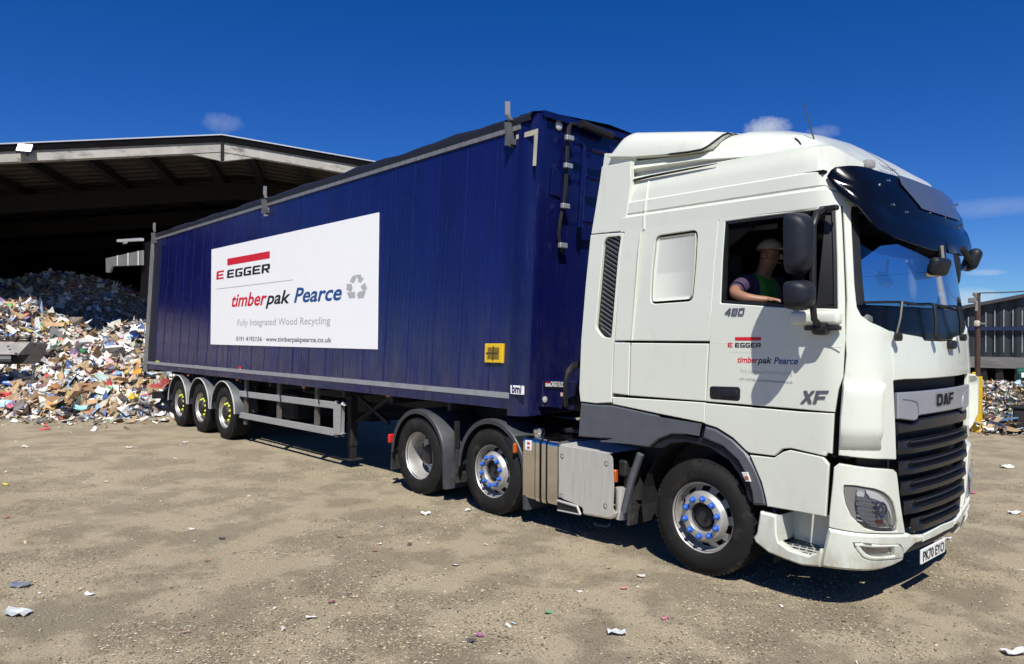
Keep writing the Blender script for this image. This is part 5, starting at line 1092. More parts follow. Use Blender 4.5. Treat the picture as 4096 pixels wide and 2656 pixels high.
body = skin('person_body', J, Eg, SKIN, DR)
SHIRT = mat('purple_shirt', (.05, .03, .075), .85, var=.15, vs=30)
skin('shirt', [(J[0][0], (.185, .165)), (J[1][0], (.175, .155)), (J[2][0], (.185, .145)), ((.24, .55, 2.51), (.14, .11)), ((.23, .36, 2.535), .082), ((.24, .21, 2.47), .074), ((.275, .10, 2.435), .068), ((.25, .75, 2.535), .082), ((.32, .81, 2.29), .065)], [(0, 1), (1, 2), (2, 3), (3, 4), (4, 5), (5, 6), (3, 7), (7, 8)], SHIRT, DR)
VG = mat('hi_vis_green', (.06, .27, .016), .7, var=.1, vs=20)
skin('safety_vest', [((.23, .58, 2.0), (.21, .195)), ((.21, .57, 2.14), (.205, .19)), ((.215, .56, 2.32), (.215, .18)), ((.245, .55, 2.49), (.165, .14)), ((.24, .42, 2.525), (.10, .10)), ((.25, .69, 2.525), (.10, .10))], [(0, 1), (1, 2), (2, 3), (3, 4), (3, 5)], VG, DR)
mb = MB(); cap = []
for k in range(9): a = rad(90*k/8); cap.append((.112*math.cos(a), .10*math.sin(a)))
mb.lathe(cap, (.355, .53, 2.815), 'z', 24); mb.box((.485, .53, 2.812), (.16, .16, .012), Matrix.Rotation(rad(8), 3, 'Y'), .005); mb.build('cap', mat('cream_cotton', (.36, .34, .28), .85, var=.08, vs=30), DR)
mb = MB(); mb.box((.462, .53, 2.745), (.035, .028, .05), None, .012, 2); 
for e in (-.035, .035): mb.lathe([(.012, 0), (.008, .006), (0, .008)], (.442, .53+e, 2.77), 'x', 10)
mb.box((.445, .53, 2.695), (.02, .05, .012), None, .005); mb.box((.355, .437, 2.76), (.045, .02, .06), None, .009, 2); mb.box((.355, .623, 2.76), (.045, .02, .06), None, .009, 2); mb.build('face', SKIN, DR)

# ================================================================== THE WASTE SHED
GX = Vector((-20.782, 3.754, 0)); AN = rad(28)
UDIR = Vector((math.sin(AN), math.cos(AN), 0)); VDIR = Vector((-math.cos(AN), math.sin(AN), 0))
def sh(u, v, z): return GX+UDIR*u+VDIR*v+Vector((0, 0, z))
SHED = thing('waste_shed', 'large open fronted shed with a shallow pitched roof and concrete fascia behind the trailer', 'shed', tuple(GX))
RZ, TANP, HALF = 8.37, math.tan(rad(6.63)), 14.
def rz(u): return RZ-abs(u)*TANP
def corr(name, col, scale, rough=.7):
    m = mat(name, col, rough, var=.35, vs=2, alt=tuple(c*.4 for c in col), altf=(.5, .75), alts=3); t = m.node_tree; b = t.nodes['Principled BSDF']; g = t.nodes.new('ShaderNodeTexCoord'); r = t.nodes.new('ShaderNodeMapping'); r.inputs['Rotation'].default_value = (0, 0, AN)
    w = t.nodes.new('ShaderNodeTexWave'); w.bands_direction = 'X'; w.inputs['Scale'].default_value = scale; bp = t.nodes.new('ShaderNodeBump'); bp.inputs['Distance'].default_value = .08; bp.inputs['Strength'].default_value = 1
    t.links.new(g.outputs['Object'], r.inputs[0]); t.links.new(r.outputs[0], w.inputs['Vector']); t.links.new(w.outputs['Fac'], bp.inputs['Height']); t.links.new(bp.outputs[0], b.inputs['Normal'])
    return m
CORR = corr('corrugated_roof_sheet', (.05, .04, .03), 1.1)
mb = MB(); nU = 2; DEP = 46
rows = []
for i in range(0, int(DEP/.25*1)+1):                                  # corrugated underside: ribs run down the slope
    v = -.25+i*.25/1
    rows.append([sh(u, v, rz(u)-.0+(.035 if i % 2 else -.035)) for u in (-HALF, 0, HALF)])
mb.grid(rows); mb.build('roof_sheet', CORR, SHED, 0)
mb = MB()
for s_ in (-1, 1): mb.add([sh(0, -.35, RZ+.10), sh(s_*HALF, -.35, rz(HALF)+.10), sh(s_*HALF, DEP, rz(HALF)+.10), sh(0, DEP, RZ+.10)], [[0, 1, 2, 3]])
mb.build('roof_top', mat('roof_top_sheet', (.12, .12, .12), .7, var=.2), SHED, 0)
FAS = mat('stained_concrete', (.36, .345, .31), .85, var=.25, vs=1.2, vst=(1, 1, .5), alt=(.07, .065, .06), altf=(.52, .72), alts=1.6, altst=(1, 1, 2.5), bump=.2, bs=20)
for s_ in (-1, 1):
    mb = MB(); h0, h1, v0, v1 = -.42, -.10, -.30, -.05
    P = [sh(u, v, rz(u)+h) for u in (s_*.02, s_*HALF) for v in (v0, v1) for h in (h0, h1)]; mb.add(P, [[0, 1, 3, 2], [4, 6, 7, 5], [0, 4, 5, 1], [2, 3, 7, 6], [0, 2, 6, 4], [1, 5, 7, 3]]); mb.build('fascia', FAS, SHED, 0)
    mb = MB(); h0, h1, v0 = -.10, .11, -.36
    P = [sh(u, v, rz(u)+h) for u in (0, s_*HALF) for v in (v0, .0) for h in (h0, h1)]; mb.add(P, [[0, 1, 3, 2], [4, 6, 7, 5], [0, 4, 5, 1], [2, 3, 7, 6], [0, 2, 6, 4], [1, 5, 7, 3]]); mb.build('verge_flashing', mat('black_flashing', (.004, .004, .005), .9, spec=.1, var=.4, vs=2), SHED, 0)
    mb = MB(); mb.beam(sh(0, -.37, RZ+.12), sh(s_*HALF, -.37, rz(HALF)+.12), .05, .04); mb.build('verge_trim', mat('bright_trim', (.5, .52, .54), .4, metal=.5), SHED, 0)
mb = MB(); mb.add([sh(-1.1, -.28, rz(1.1)-.40), sh(0, -.28, RZ-.72), sh(1.1, -.28, rz(1.1)-.40), sh(0, -.28, RZ-.40), sh(-1.1, -.16, rz(1.1)-.40), sh(0, -.16, RZ-.72), sh(1.1, -.16, rz(1.1)-.40)], [[0, 1, 3], [1, 2, 3], [0, 4, 5, 1], [1, 5, 6, 2]]); mb.build('ridge_haunch', FAS, SHED, 0)
mb = MB(); mb.beam(sh(0, -.33, RZ-.10), sh(0, -.33, RZ-.71), .08, .06); mb.build('ridge_joint', SOOT, SHED, 0)
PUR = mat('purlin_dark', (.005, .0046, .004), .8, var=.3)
for s_ in (-1, 1):
    for k in range(8):
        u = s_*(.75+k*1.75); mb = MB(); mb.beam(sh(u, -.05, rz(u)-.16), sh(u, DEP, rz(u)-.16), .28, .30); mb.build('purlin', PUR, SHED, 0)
for v in (5.2, 11, 17, 24, 31, 38):
    mb = MB()
    for s_ in (-1, 1): P = [sh(u, vv, rz(u)+h) for u in (0, s_*HALF) for vv in (v, v+.3) for h in (-.95, -.31)]; mb.add(P, [[0, 1, 3, 2], [4, 6, 7, 5], [0, 4, 5, 1], [2, 3, 7, 6], [0, 2, 6, 4], [1, 5, 7, 3]])
    mb.build('roof_truss', PUR, SHED, 0)
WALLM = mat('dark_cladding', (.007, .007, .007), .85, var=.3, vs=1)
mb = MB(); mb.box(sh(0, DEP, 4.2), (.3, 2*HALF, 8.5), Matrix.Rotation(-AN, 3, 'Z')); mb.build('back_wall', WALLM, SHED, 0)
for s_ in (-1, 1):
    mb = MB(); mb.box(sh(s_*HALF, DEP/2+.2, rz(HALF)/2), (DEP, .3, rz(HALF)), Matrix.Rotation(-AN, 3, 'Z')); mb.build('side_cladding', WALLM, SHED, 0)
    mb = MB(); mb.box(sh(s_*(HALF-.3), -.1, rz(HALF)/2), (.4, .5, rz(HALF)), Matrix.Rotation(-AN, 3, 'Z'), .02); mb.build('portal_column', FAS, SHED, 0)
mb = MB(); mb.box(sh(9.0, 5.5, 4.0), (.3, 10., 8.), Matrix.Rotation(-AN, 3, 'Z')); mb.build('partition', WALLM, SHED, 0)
fl_ = thing('flood_light', 'small lit floodlight on the shed fascia near the left edge', 'floodlight', tuple(sh(-5.6, -.45, 7.55)))
lc = sh(-5.60, -.50, 7.62); Rf = Matrix.Rotation(-AN, 3, 'Z') @ Matrix.Rotation(rad(-35), 3, 'Y')
mb = MB(); mb.box(lc, (.10, .44, .34), Rf, .02); mb.beam(lc, sh(-5.6, -.28, 7.45), .05, .05); mb.build('lamp_housing', mat('lamp_blue_grey', (.03, .03, .09), .5), fl_)
mb = MB(); mb.box(lc+Rf @ Vector((.055, 0, 0)), (.01, .38, .28), Rf); mb.build('lamp_lens', mat('lit_lens', (1, .96, .85), .4, emit=6), fl_)
il = thing('hanging_lamp', 'small lit lamp hanging in the dark inside the shed', 'lamp', tuple(sh(-5.75, 8, 7.5)))
mb = MB(); mb.box(sh(-5.75, 8, 7.60), (.34, .34, .10), None, .03); mb.beam(sh(-5.75, 8, 7.6), sh(-5.75, 8, rz(5.75)-.2), .04, .04); mb.build('lamp_housing', SOOT, il)
mb = MB(); mb.lathe([(0, -.03), (.14, -.02), (.16, .02)], sh(-5.75, 8, 7.53), 'z', 16); mb.build('lamp_bulb', mat('lit_lens_white', (1, 1, .95), .4, emit=10), il)

# ================================================================== WASTE PILES
def fbm(x, y, s, seed=0): return noise.fractal(Vector((x*s+seed, y*s-seed, seed*.37)), 1.0, 2.0, 5)
_U = [-22, -12, -9, -7.4, -6.5, -5.9, -5.37, -4.7, -4.11, -3.5, -2.89, -1.5, 1, 4, 8, 12]; _H = [2.2, 2.6, 2.7, 2.85, 3.0, 2.95, 2.55, 2.35, 2.02, 2.15, 2.3, 2.35, 2.1, 1.6, .8, .2]
_TU = [-22, -9, -4.35, -2.18, -.72, 0, 1.2, 3, 8]; _TV = [-4.0, -4.8, -5.45, -6.35, -5.95, -5.6, -4.2, -3.2, -2.]
def uv(x, y): d = Vector((x, y, 0))-GX; return d.dot(UDIR), d.dot(VDIR)
def hpile(u, v):
    toe = float(np.interp(u, _TU, _TV))+.35*fbm(u, v, .5, 3); h = float(np.interp(u, _U, _H)); t = (v-toe)/(.9-toe)
    if t <= 0: return 0.
    a = h*(min(1, t)**.86) if t < 1 else h-max(0, (v-.9))*.45
    b = 0
    if v > 1.5: bu = float(np.interp(u, [-22, -12, -9.8, -7.4, -6, -5, -3, 0, 6], [3.6, 3.9, 4.15, 4.5, 4.2, 3.7, 3.2, 3., 2.6])); b = bu*min(1, (v-1.2)/7.5)**.9 
    r = max(a, b, 0); return max(0, r+min(1, t*3)*(.16*fbm(u, v, .9, 1)+.10*fbm(u, v, 2.3, 2)))
PAL = [((.80, .79, .76), 38), ((.70, .66, .57), 19), ((.48, .33, .18), 21), ((.58, .42, .25), 15), ((.27, .17, .09), 8), ((.09, .08, .08), 8), ((.12, .20, .42), 3.6), ((.40, .54, .70), 6), ((.50, .08, .07), 2.8), ((.68, .42, .42), 3), ((.16, .32, .17), 1.6), ((.66, .54, .16), 1.8), ((.62, .30, .12), 1.6), ((.33, .22, .40), 1.4), ((.50, .64, .60), 3), ((.33, .32, .31), 5), ((.20, .16, .12), 8)]
_pw = np.array([p[1] for p in PAL]); _pw = _pw/_pw.sum(); _pc = np.array([p[0] for p in PAL])
def flakes(n, sampler, size, crumple, seed, lift=.5):
    """n crumpled scraps of sheet as vertex, face and colour arrays"""
    rg = np.random.default_rng(seed); V = []; C = []; g = np.array([(-1, -1), (0, -1), (1, -1), (-1, 0), (0, 0), (1, 0), (-1, 1), (0, 1), (1, 1)], float)
    P, Nn = sampler(n, rg); n = len(P)
    ci = rg.choice(len(PAL), n, p=_pw); col = np.clip(_pc[ci]*rg.uniform(.75, 1.15, (n, 1)), 0, .9)
    s = size(rg, n); asp = rg.uniform(.16, .85, n); ang = rg.uniform(0, 2*np.pi, n)
    jit = Nn+rg.normal(0, lift, (n, 3)); jit /= np.linalg.norm(jit, axis=1)[:, None]
    a = np.cross(jit, rg.normal(0, 1, (n, 3))); a /= np.linalg.norm(a, axis=1)[:, None]; b = np.cross(jit, a)
    Vv = np.zeros((n, 9, 3))
    bend = rg.normal(0, .5, (n, 2))*crumple
    for k in range(9):
        gx = g[k, 0]+rg.normal(0, .18, n); gy = g[k, 1]+rg.normal(0, .18, n); hz = (bend[:, 0]*gx*gx+bend[:, 1]*gy*gy)*.6+rg.normal(0, .22, n)*crumple
        Vv[:, k] = P+(a*(gx*s)[:, None]+b*(gy*s*asp)[:, None]+jit*(hz*s*.8)[:, None])
    F = np.array([[0, 1, 4, 3], [1, 2, 5, 4], [3, 4, 7, 6], [4, 5, 8, 7]]); fs = (np.arange(n)[:, None, None]*9+F[None]).reshape(-1, 4)
    return Vv.reshape(-1, 3), fs, np.repeat(col, 16, axis=0)
def flake_obj(name, VFC, extra=None, mt=None, smooth=0):
    V, F, C = VFC; me = bpy.data.meshes.new(name); me.from_pydata(V.tolist(), [], F.tolist())
    ca = me.color_attributes.new('Col', 'FLOAT_COLOR', 'CORNER'); buf = np.ones((len(C), 4), np.float32); buf[:, :3] = C; ca.data.foreach_set('color', buf.ravel())
    return link(name, me, mt or mcol('mixed_waste', .75), None, smooth)
def grid_obj(name, us, vs_, hf, pos, colf, mt):
    V = []; F = []; n = len(us)
    for v in vs_:
        for u in us: p = pos(u, v); V.append((p.x, p.y, hf(u, v)-.02))
    m = len(vs_)
    for i in range(m-1):
        for j in range(n-1): F.append([i*n+j, i*n+j+1, (i+1)*n+j+1, (i+1)*n+j])
    me = bpy.data.meshes.new(name); me.from_pydata(V, [], F); return link(name, me, mt, None, 60)
PILEB = mat('packed_waste', (.20, .16, .12), .9, var=.6, vs=9, alt=(.45, .45, .44), altf=(.5, .56), alts=7, bump=.6, bs=9)
us = np.linspace(-22, 9, 90); vs_ = np.linspace(-7.5, 24, 80)
base = grid_obj('waste_heap', us, vs_, hpile, lambda u, v: sh(u, v, 0), None, PILEB)
def samp(u0, u1, v0, v1):
    def f(n, rg):
        P = []; N_ = []
        while len(P) < n:
            u, v = rg.uniform(u0, u1), rg.uniform(v0, v1); h = hpile(u, v)
            if h <= .01: continue
            e = .25; du = (hpile(u+e, v)-hpile(u-e, v))/(2*e); dv = (hpile(u, v+e)-hpile(u, v-e))/(2*e); nn = (Vector((0, 0, 1))-UDIR*du-VDIR*dv).normalized()
            p = sh(u, v, h+rg.uniform(-.02, .07)); P.append(p); N_.append(nn)
        return np.array(P), np.array(N_)
    return f
sizef = lambda lo, hi: (lambda rg, n: lo*(hi/lo)**(rg.uniform(0, 1, n)**1.35))
A1 = flakes(26000, samp(-10.5, 3.0, -7.2, 2.2), sizef(.020, .25), 1.25, 11, .34)
A2 = flakes(2600, samp(-22, -9.5, -7.2, 2.5), sizef(.06, .3), .9, 12)
A3 = flakes(8000, samp(-20, 4, 2.0, 12), sizef(.035, .2), 1.3, 13)
def cat3(*q):
    V = []; F = []; C = []; b = 0
    for v, f, c in q: V.append(v); F.append(f+b); C.append(c); b += len(v)
    return np.vstack(V), np.vstack(F), np.vstack(C)
hp_ = flake_obj('waste_heap_scraps', cat3(A1, A2, A3)); tag(hp_, kind='stuff', label='mixed paper, card and plastic waste heaped up under the shed roof')
tag(base, kind='stuff', label='packed body of the waste heap under the shed roof')
# scattered scraps along the toe of the heap
def toe_s(n, rg):
    P = []; N_ = []
    for _ in range(n):
        u = rg.uniform(-8.5, 2.5); toe = float(np.interp(u, _TU, _TV)); v = toe-abs(rg.normal(0, 1.0))+.2; p = sh(u, v, .03); P.append(p); N_.append((0, 0, 1))
    return np.array(P), np.array(N_, float)
tag(flake_obj('heap_edge_scraps', flakes(700, toe_s, sizef(.03, .15), .6, 14, .25)), kind='stuff', label='loose paper scraps scattered along the foot of the waste heap')
# single pieces that stand out of the heap
CARD = mat('corrugated_card', (.46, .30, .16), .85, var=.2, vs=6, alt=(.30, .19, .10), altf=(.5, .8), alts=4); CARDD = mat('damp_card', (.24, .14, .07), .85, var=.25, vs=6)
def scrap(name, pos, nrm, a, w, l, th, mt, label, cat, group=None, crumple=.08, seed=1):
    rg = random.Random(seed); N_ = Vector(nrm).normalized(); A_ = Vector(a); A_ = (A_-N_*A_.dot(N_)).normalized(); B_ = N_.cross(A_); nx, ny = 5, 4; top = []; 
    for j in range(ny):
        for i in range(nx):
            x, y = (i/(nx-1)-.5)*w, (j/(ny-1)-.5)*l; x += rg.uniform(-.04, .04)*w; y += rg.uniform(-.04, .04)*l
            top.append(Vector(pos)+A_*x+B_*y+N_*(rg.uniform(-1, 1)*crumple*min(w, l)+crumple*1.5*((x/w)**2)*w))
    mb = MB(); nn = nx*ny; mb.add(top+[p-N_*th for p in top], [])
    f = []
    for j in range(ny-1):
        for i in range(nx-1): q_ = [j*nx+i, j*nx+i+1, (j+1)*nx+i+1, (j+1)*nx+i]; f += [q_, [nn+k for k in q_[::-1]]]
    bd = [i for i in range(nx)]+[j*nx+nx-1 for j in range(1, ny)]+[(ny-1)*nx+i for i in range(nx-2, -1, -1)]+[j*nx for j in range(ny-2, 0, -1)]
    for k in range(len(bd)): f.append([bd[k], nn+bd[k], nn+bd[(k+1) % len(bd)], bd[(k+1) % len(bd)]])
    mb.f += f; mb.m += [0]*len(f); o = mb.build(name, mt, None, 25); return tag(o, label, cat, group)
def onpile(zn, px, py):
    d = Vector(ray(zn, px, py)); c = Vector(CAM); t = 12.
    while t < 60:
        p = c+d*t; u, v = uv(p.x, p.y)
        if p.z < hpile(u, v)+.05 or p.z < .03: break
        t += .04
    p = c+d*t; return p, u, v
def plastic(name, col, r=.35): return mat(name, col, r, var=.15, vs=8, coat=.2)
PIECES = [((950, 590), .62, .34, CARD, 'large flat sheet of tan cardboard standing out near the top middle of the heap', 'cardboard', 40),
 ((450, 720), .60, .30, mat('orange_brown_card', (.42, .22, .07), .8, var=.2, vs=6), 'orange brown cardboard flap on the heap right of the metal bucket', 'cardboard', 10),
 ((620, 445), .85, .22, CARD, 'long tan cardboard strip high on the heap below its white crest', 'cardboard', 0),
 ((300, 350), .20, .20, plastic('red_orange_plastic', (.75, .12, .03)), 'bright red orange packet near the left crest of the heap', 'packet', 0),
 ((720, 690), .42, .22, CARD, 'tan folded box panel in the middle of the heap', 'cardboard', 25),
 ((1250, 920), .40, .34, CARD, 'square tan carton side at the right of the heap beside blue bits', 'cardboard', 0),
 ((1300, 1060), .62, .30, CARD, 'wide tan carton lying low by the trailer tail', 'cardboard', 5),
 ((860, 1185), .40, .26, CARD, 'small tan carton flap below the dark brown card', 'cardboard', 30),
 ((1000, 1150), .55, .34, CARDD, 'dark brown torn card low on the heap', 'cardboard', -15),
 ((1165, 1190), .42, .26, mat('white_card', (.72, .70, .64), .7, var=.06), 'white printed carton with brown edges low on the heap', 'cardboard', 20),
 ((1330, 1160), .36, .20, plastic('white_tub', (.8, .8, .78)), 'smooth white plastic tray low on the heap', 'tray', 10),
 ((700, 1300), .75, .22, CARDD, 'long dark brown card strip along the foot of the heap', 'cardboard', 12),
 ((1020, 1320), .60, .22, CARD, 'tan card strip lying flat at the foot of the heap', 'cardboard', -8),
 ((590, 1360), .34, .36, mat('orange_card', (.50, .27, .08), .8, var=.2, vs=6), 'orange brown carton corner at the foot of the heap', 'cardboard', 0),
 ((790, 1400), .36, .18, plastic('black_bag', (.015, .015, .017), .3), 'shiny black bag at the very foot of the heap', 'bag', 0),
 ((1580, 1110), .48, .32, plastic('black_bag', (.015, .015, .017), .3), 'black refuse bag beside the trailer rear corner', 'bag', 0),
 ((1520, 1255), .30, .22, plastic('yellow_bag', (.70, .45, .02)), 'crumpled yellow bag beneath the black refuse bag', 'bag', 0),
 ((1560, 985), .22, .30, plastic('orange_bag', (.78, .36, .03)), 'orange yellow bag against the trailer tail', 'bag', 0),
 ((1340, 990), .18, .14, plastic('sky_blue_box', (.18, .36, .68)), 'small sky blue box right of the square carton', 'box', 0),
 ((940, 740), .24, .16, plastic('dark_green_film', (.03, .18, .05)), 'dark green plastic film in the middle of the heap', 'film', 0),
 ((1240, 1170), .22, .20, plastic('mint_film', (.20, .62, .38)), 'mint green film left of the white tray', 'film', 0),
 ((130, 1110), .42, .14, plastic('royal_blue_film', (.03, .12, .45)), 'royal blue plastic film at the lower left of the heap', 'film', 0),
 ((70, 1245), .40, .22, plastic('red_film', (.65, .05, .05)), 'red plastic film at the lower left edge of the heap', 'film', 0),
 ((50, 1330), .44, .26, plastic('pale_blue_bag', (.42, .60, .85)), 'pale blue plastic bag in the lower left corner of the heap', 'bag', 0),
 ((150, 1365), .30, .14, plastic('rose_bag', (.55, .14, .18)), 'rose red bag right of the pale blue bag', 'bag', 0),
 ((930, 1385), .36, .16, plastic('aqua_film', (.35, .70, .75)), 'aqua plastic sheet at the foot of the heap right of the black bag', 'film', 0),
 ((1375, 590), .16, .14, plastic('crimson_bag', (.60, .03, .06)), 'crimson packet near the right crest of the heap', 'packet', 0),
 ((1525, 575), .30, .13, plastic('blue_white_film', (.35, .58, .85)), 'light blue film beside the trailer post', 'film', 0),
 ((700, 610), .18, .16, plastic('coral_packet', (.78, .24, .12)), 'coral packet in the upper middle of the heap', 'packet', 0),
 ((130, 230), .18, .14, plastic('leaf_green_film', (.22, .52, .2)), 'green plastic film on the left crest of the heap', 'film', 0)]
for k, ((px, py), w_, l_, m_, lb_, ct, an) in enumerate(PIECES):
    p, u, v = onpile('p', px, py); nn = Vector((.62, -.45, .75)); a_ = Vector((math.cos(rad(an))*RT[0], math.cos(rad(an))*RT[1], -math.sin(rad(an)))); hard = ct in ('cardboard', 'tray', 'box')
    nm_ = {'cardboard': 'cardboard_sheet', 'packet': 'plastic_packet', 'bag': 'plastic_bag', 'film': 'plastic_film', 'tray': 'plastic_tray', 'box': 'small_box'}[ct]
    scrap(nm_, p+nn.normalized()*.12, nn+Vector((random.uniform(-.2, .2), random.uniform(-.2, .2), 0)), a_, w_*.78, l_*.72, .02 if hard else .05, m_, lb_, ct, None, .07 if hard else .32, k)

# loader bucket at the left edge
bp_, bu_, bv_ = onpile('p', 120, 860)
BK = thing('loader_bucket', 'grey steel loader bucket lying on the left of the waste heap', 'bucket', tuple(bp_))
BKM = mat('worn_bucket_steel', (.30, .285, .265), .55, metal=.3, var=.2, vs=5, alt=(.10, .07, .05), altf=(.55, .8), alts=6)
dd = (Vector(CAM)-bp_).length-1.4
def bk(px, py, back=0.): d = Vector(ray('p', px, py)); d.normalize(); p = Vector(CAM)+d*dd; return p+Vector((FW[0], FW[1], 0))*back
def slab(mb, pts, th, back0=0., back1=0.):
    n = len(pts); f = [bk(*p[:2], back0+(p[2] if len(p) > 2 else 0)) for p in pts]; b = [q_+Vector((FW[0], FW[1], 0))*th for q_ in f]
    mb.add(f+b, [list(range(n)), list(range(n, 2*n))[::-1]]+[[i, n+i, n+(i+1) % n, (i+1) % n] for i in range(n)])
mb = MB(); slab(mb, [(-420, 612, .25), (262, 616, .25), (232, 750, -.1), (-420, 748, -.1)], .06); mb.build('bucket_shell', BKM, BK, 0)
mb = MB(); slab(mb, [(262, 616, .25), (272, 640, .5), (210, 800, .5), (180, 870, .3), (196, 760, .0), (232, 750, -.1)], .5); mb.build('bucket_side', BKM, BK, 0)
for y0, y1 in ((548, 560), (566, 578), (586, 608)): mb = MB(); slab(mb, [(-420, y0-2, .3), (252, y0+2, .3), (246, y1+2, .26), (-420, y1, .26)], .08); mb.build('spill_guard_bar', SOOT, BK, 0)
mb = MB(); slab(mb, [(92, 606, .22), (118, 548, .26), (128, 550, .26), (104, 608, .22)], .1); slab(mb, [(232, 606, .22), (246, 552, .26), (256, 554, .26), (244, 608, .22)], .1); mb.build('spill_guard_post', SOOT, BK, 0)
mb = MB(); slab(mb, [(-420, 752, .05), (226, 756, .05), (178, 862, .1), (-420, 864, .1)], .4); mb.build('bucket_underside', SOOT, BK, 0)
mb = MB(); c = bk(140, 800, -.06); mb.tube([bk(-400, 800, .0), c], .09, 10); mb.build('hinge_bar', mat('bucket_pin', (.12, .12, .12), .5, metal=.5), BK)
mb = MB(); c = bk(100, 662, -.02); mb.lathe([(0, .0), (.035, .005), (.03, .02)], c, 'x', 12); mb.beam(bk(186, 728, -.09), bk(216, 728, -.09), .05, .03); mb.build('bucket_mark', GALV, BK)

# ================================================================== BACKGROUND ON THE RIGHT
BYAW = math.atan2(RT[1], RT[0])
bd0 = Vector(ray('n', 4000, 1345)); bd0.z = 0; bd0.normalize(); BR = Vector((bd0.y, -bd0.x, 0))
BC = Vector((CAM[0], CAM[1], 0))+bd0*33
def bpx(px, py, off=0.): d = Vector(ray('n', px, py)); c = Vector(CAM); t = ((BC+bd0*off-c).dot(bd0))/d.dot(bd0); p = c+d*t; return ((p-BC).dot(BR), p.z)
def bw(r, off, z): return BC+BR*r+bd0*off+Vector((0, 0, z))
WH = thing('metal_warehouse', 'dark profiled metal warehouse with a pitched gable beyond the lorry on the right', 'building', tuple(BC))
CLAD = mat('dark_green_grey_cladding', (.022, .028, .032), .45, var=.25, vs=.8, vst=(1, 1, .3), rvar=.1)
e0, e1 = bpx(3842, 1232), bpx(4096, 1183); slope = (e1[1]-e0[1])/(e1[0]-e0[0]); rl, ra = e0[0]-4.5, e1[0]+5.; zr = lambda r: e0[1]+slope*(min(r, 2*ra-r)-e0[0])
zc = bpx(4000, 1428)[1]; rr = 2*ra-rl
rows = []; n = int((rr-rl)/.125)
mb = MB(); top = []; bt_ = []
for i in range(n+1):
    r = rl+(rr-rl)*i/n; o = [0, 0, .05, .05][i % 4]; rows.append([bw(r, -o, zc), bw(r, -o, zr(r)-.05)])
mb.grid(rows); mb.mi = 1; LT = mat('pale_cladding_rib', (.42, .44, .45), .4, var=.4, vs=3)
for i in range(2, int((rr-rl)/.28)):
    r = rl+i*.28; zz = zr(r); 
    for z0, z1 in ((zc+.18, zc+.18+(zz-zc)*.40), (zc+(zz-zc)*.52, zc+(zz-zc)*(.74+.10*math.sin(i*.4)))): mb.beam(bw(r, -.07, z0), bw(r, -.07, z1), .028, .02)
mb.build('wall_cladding', [CLAD, LT], WH, 0)
mb = MB(); mb.beam(bw(rl, -.12, zc+(2.2)*.48), bw(rr, -.12, zc+2.2*.48), .16, .14); mb.build('cladding_rail', mat('navy_rail', (.01, .018, .06), .5), WH, 0)
for a_, b_ in ((rl, ra), (rr, ra)): mb = MB(); mb.beam(bw(a_, -.2, zr(a_)), bw(b_, -.2, zr(b_)), .18, .12); mb.build('roof_verge', mat('verge_dark', (.05, .05, .055), .5), WH, 0)
mb = MB(); mb.add([bw(rl, -.2, zr(rl)), bw(ra, -.2, zr(ra)), bw(ra, 14, zr(ra)), bw(rl, 14, zr(rl)), bw(rr, -.2, zr(rr)), bw(rr, 14, zr(rr))], [[0, 1, 2, 3], [1, 4, 5, 2]]); mb.build('roof_sheet', CLAD, WH, 0)
zb1 = bpx(4000, 1472)[1]; mb = MB(); mb.box(bw((rl+rr)/2, -.06, (zc+zb1)/2), (rr-rl, .2, zc-zb1), Matrix.Rotation(math.atan2(BR.y, BR.x), 3, 'Z')); mb.build('concrete_band', mat('old_concrete', (.16, .155, .15), .85, var=.3, vs=1.5, vst=(1, 1, 4)), WH, 0)
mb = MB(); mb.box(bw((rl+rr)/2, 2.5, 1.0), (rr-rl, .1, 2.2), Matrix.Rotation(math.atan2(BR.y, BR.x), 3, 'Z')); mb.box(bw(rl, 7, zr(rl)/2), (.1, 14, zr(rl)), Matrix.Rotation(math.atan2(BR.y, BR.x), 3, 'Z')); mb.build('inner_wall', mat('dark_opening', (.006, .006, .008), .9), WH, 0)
for px in (3935, 4000, 4075): r = bpx(px, 1500)[0]; mb = MB(); mb.beam(bw(r, .05, 0), bw(r, .05, zb1), .22, .22); mb.build('base_post', SOOT, WH, 0)
# green container
r0_, z0_ = bpx(4068, 1478, -5); r1_ = r0_+2.2; GC = thing('green_container', 'dark green steel container at the right edge with a white notice', 'container', tuple(bw(r0_, -5, 0)))
mb = MB(); RB_ = Matrix.Rotation(math.atan2(BR.y, BR.x), 3, 'Z'); mb.box(bw(r0_+1.1, -4, z0_/2), (2.2, 2., z0_), RB_, .03)
for k in range(12): mb.box(bw(r0_+.1+k*.18, -5.03, z0_/2), (.07, .05, z0_-.2), RB_)
mb.build('container_body', mat('container_green', (.012, .10, .07), .5, var=.2, vs=2), GC, 0); a_ = bpx(4084, 1500, -5.1); mb = MB(); mb.box(bw(a_[0]+.11, -5.09, a_[1]), (.2, .02, .15), RB_); mb.build('container_notice', SIGNW, GC, 0)
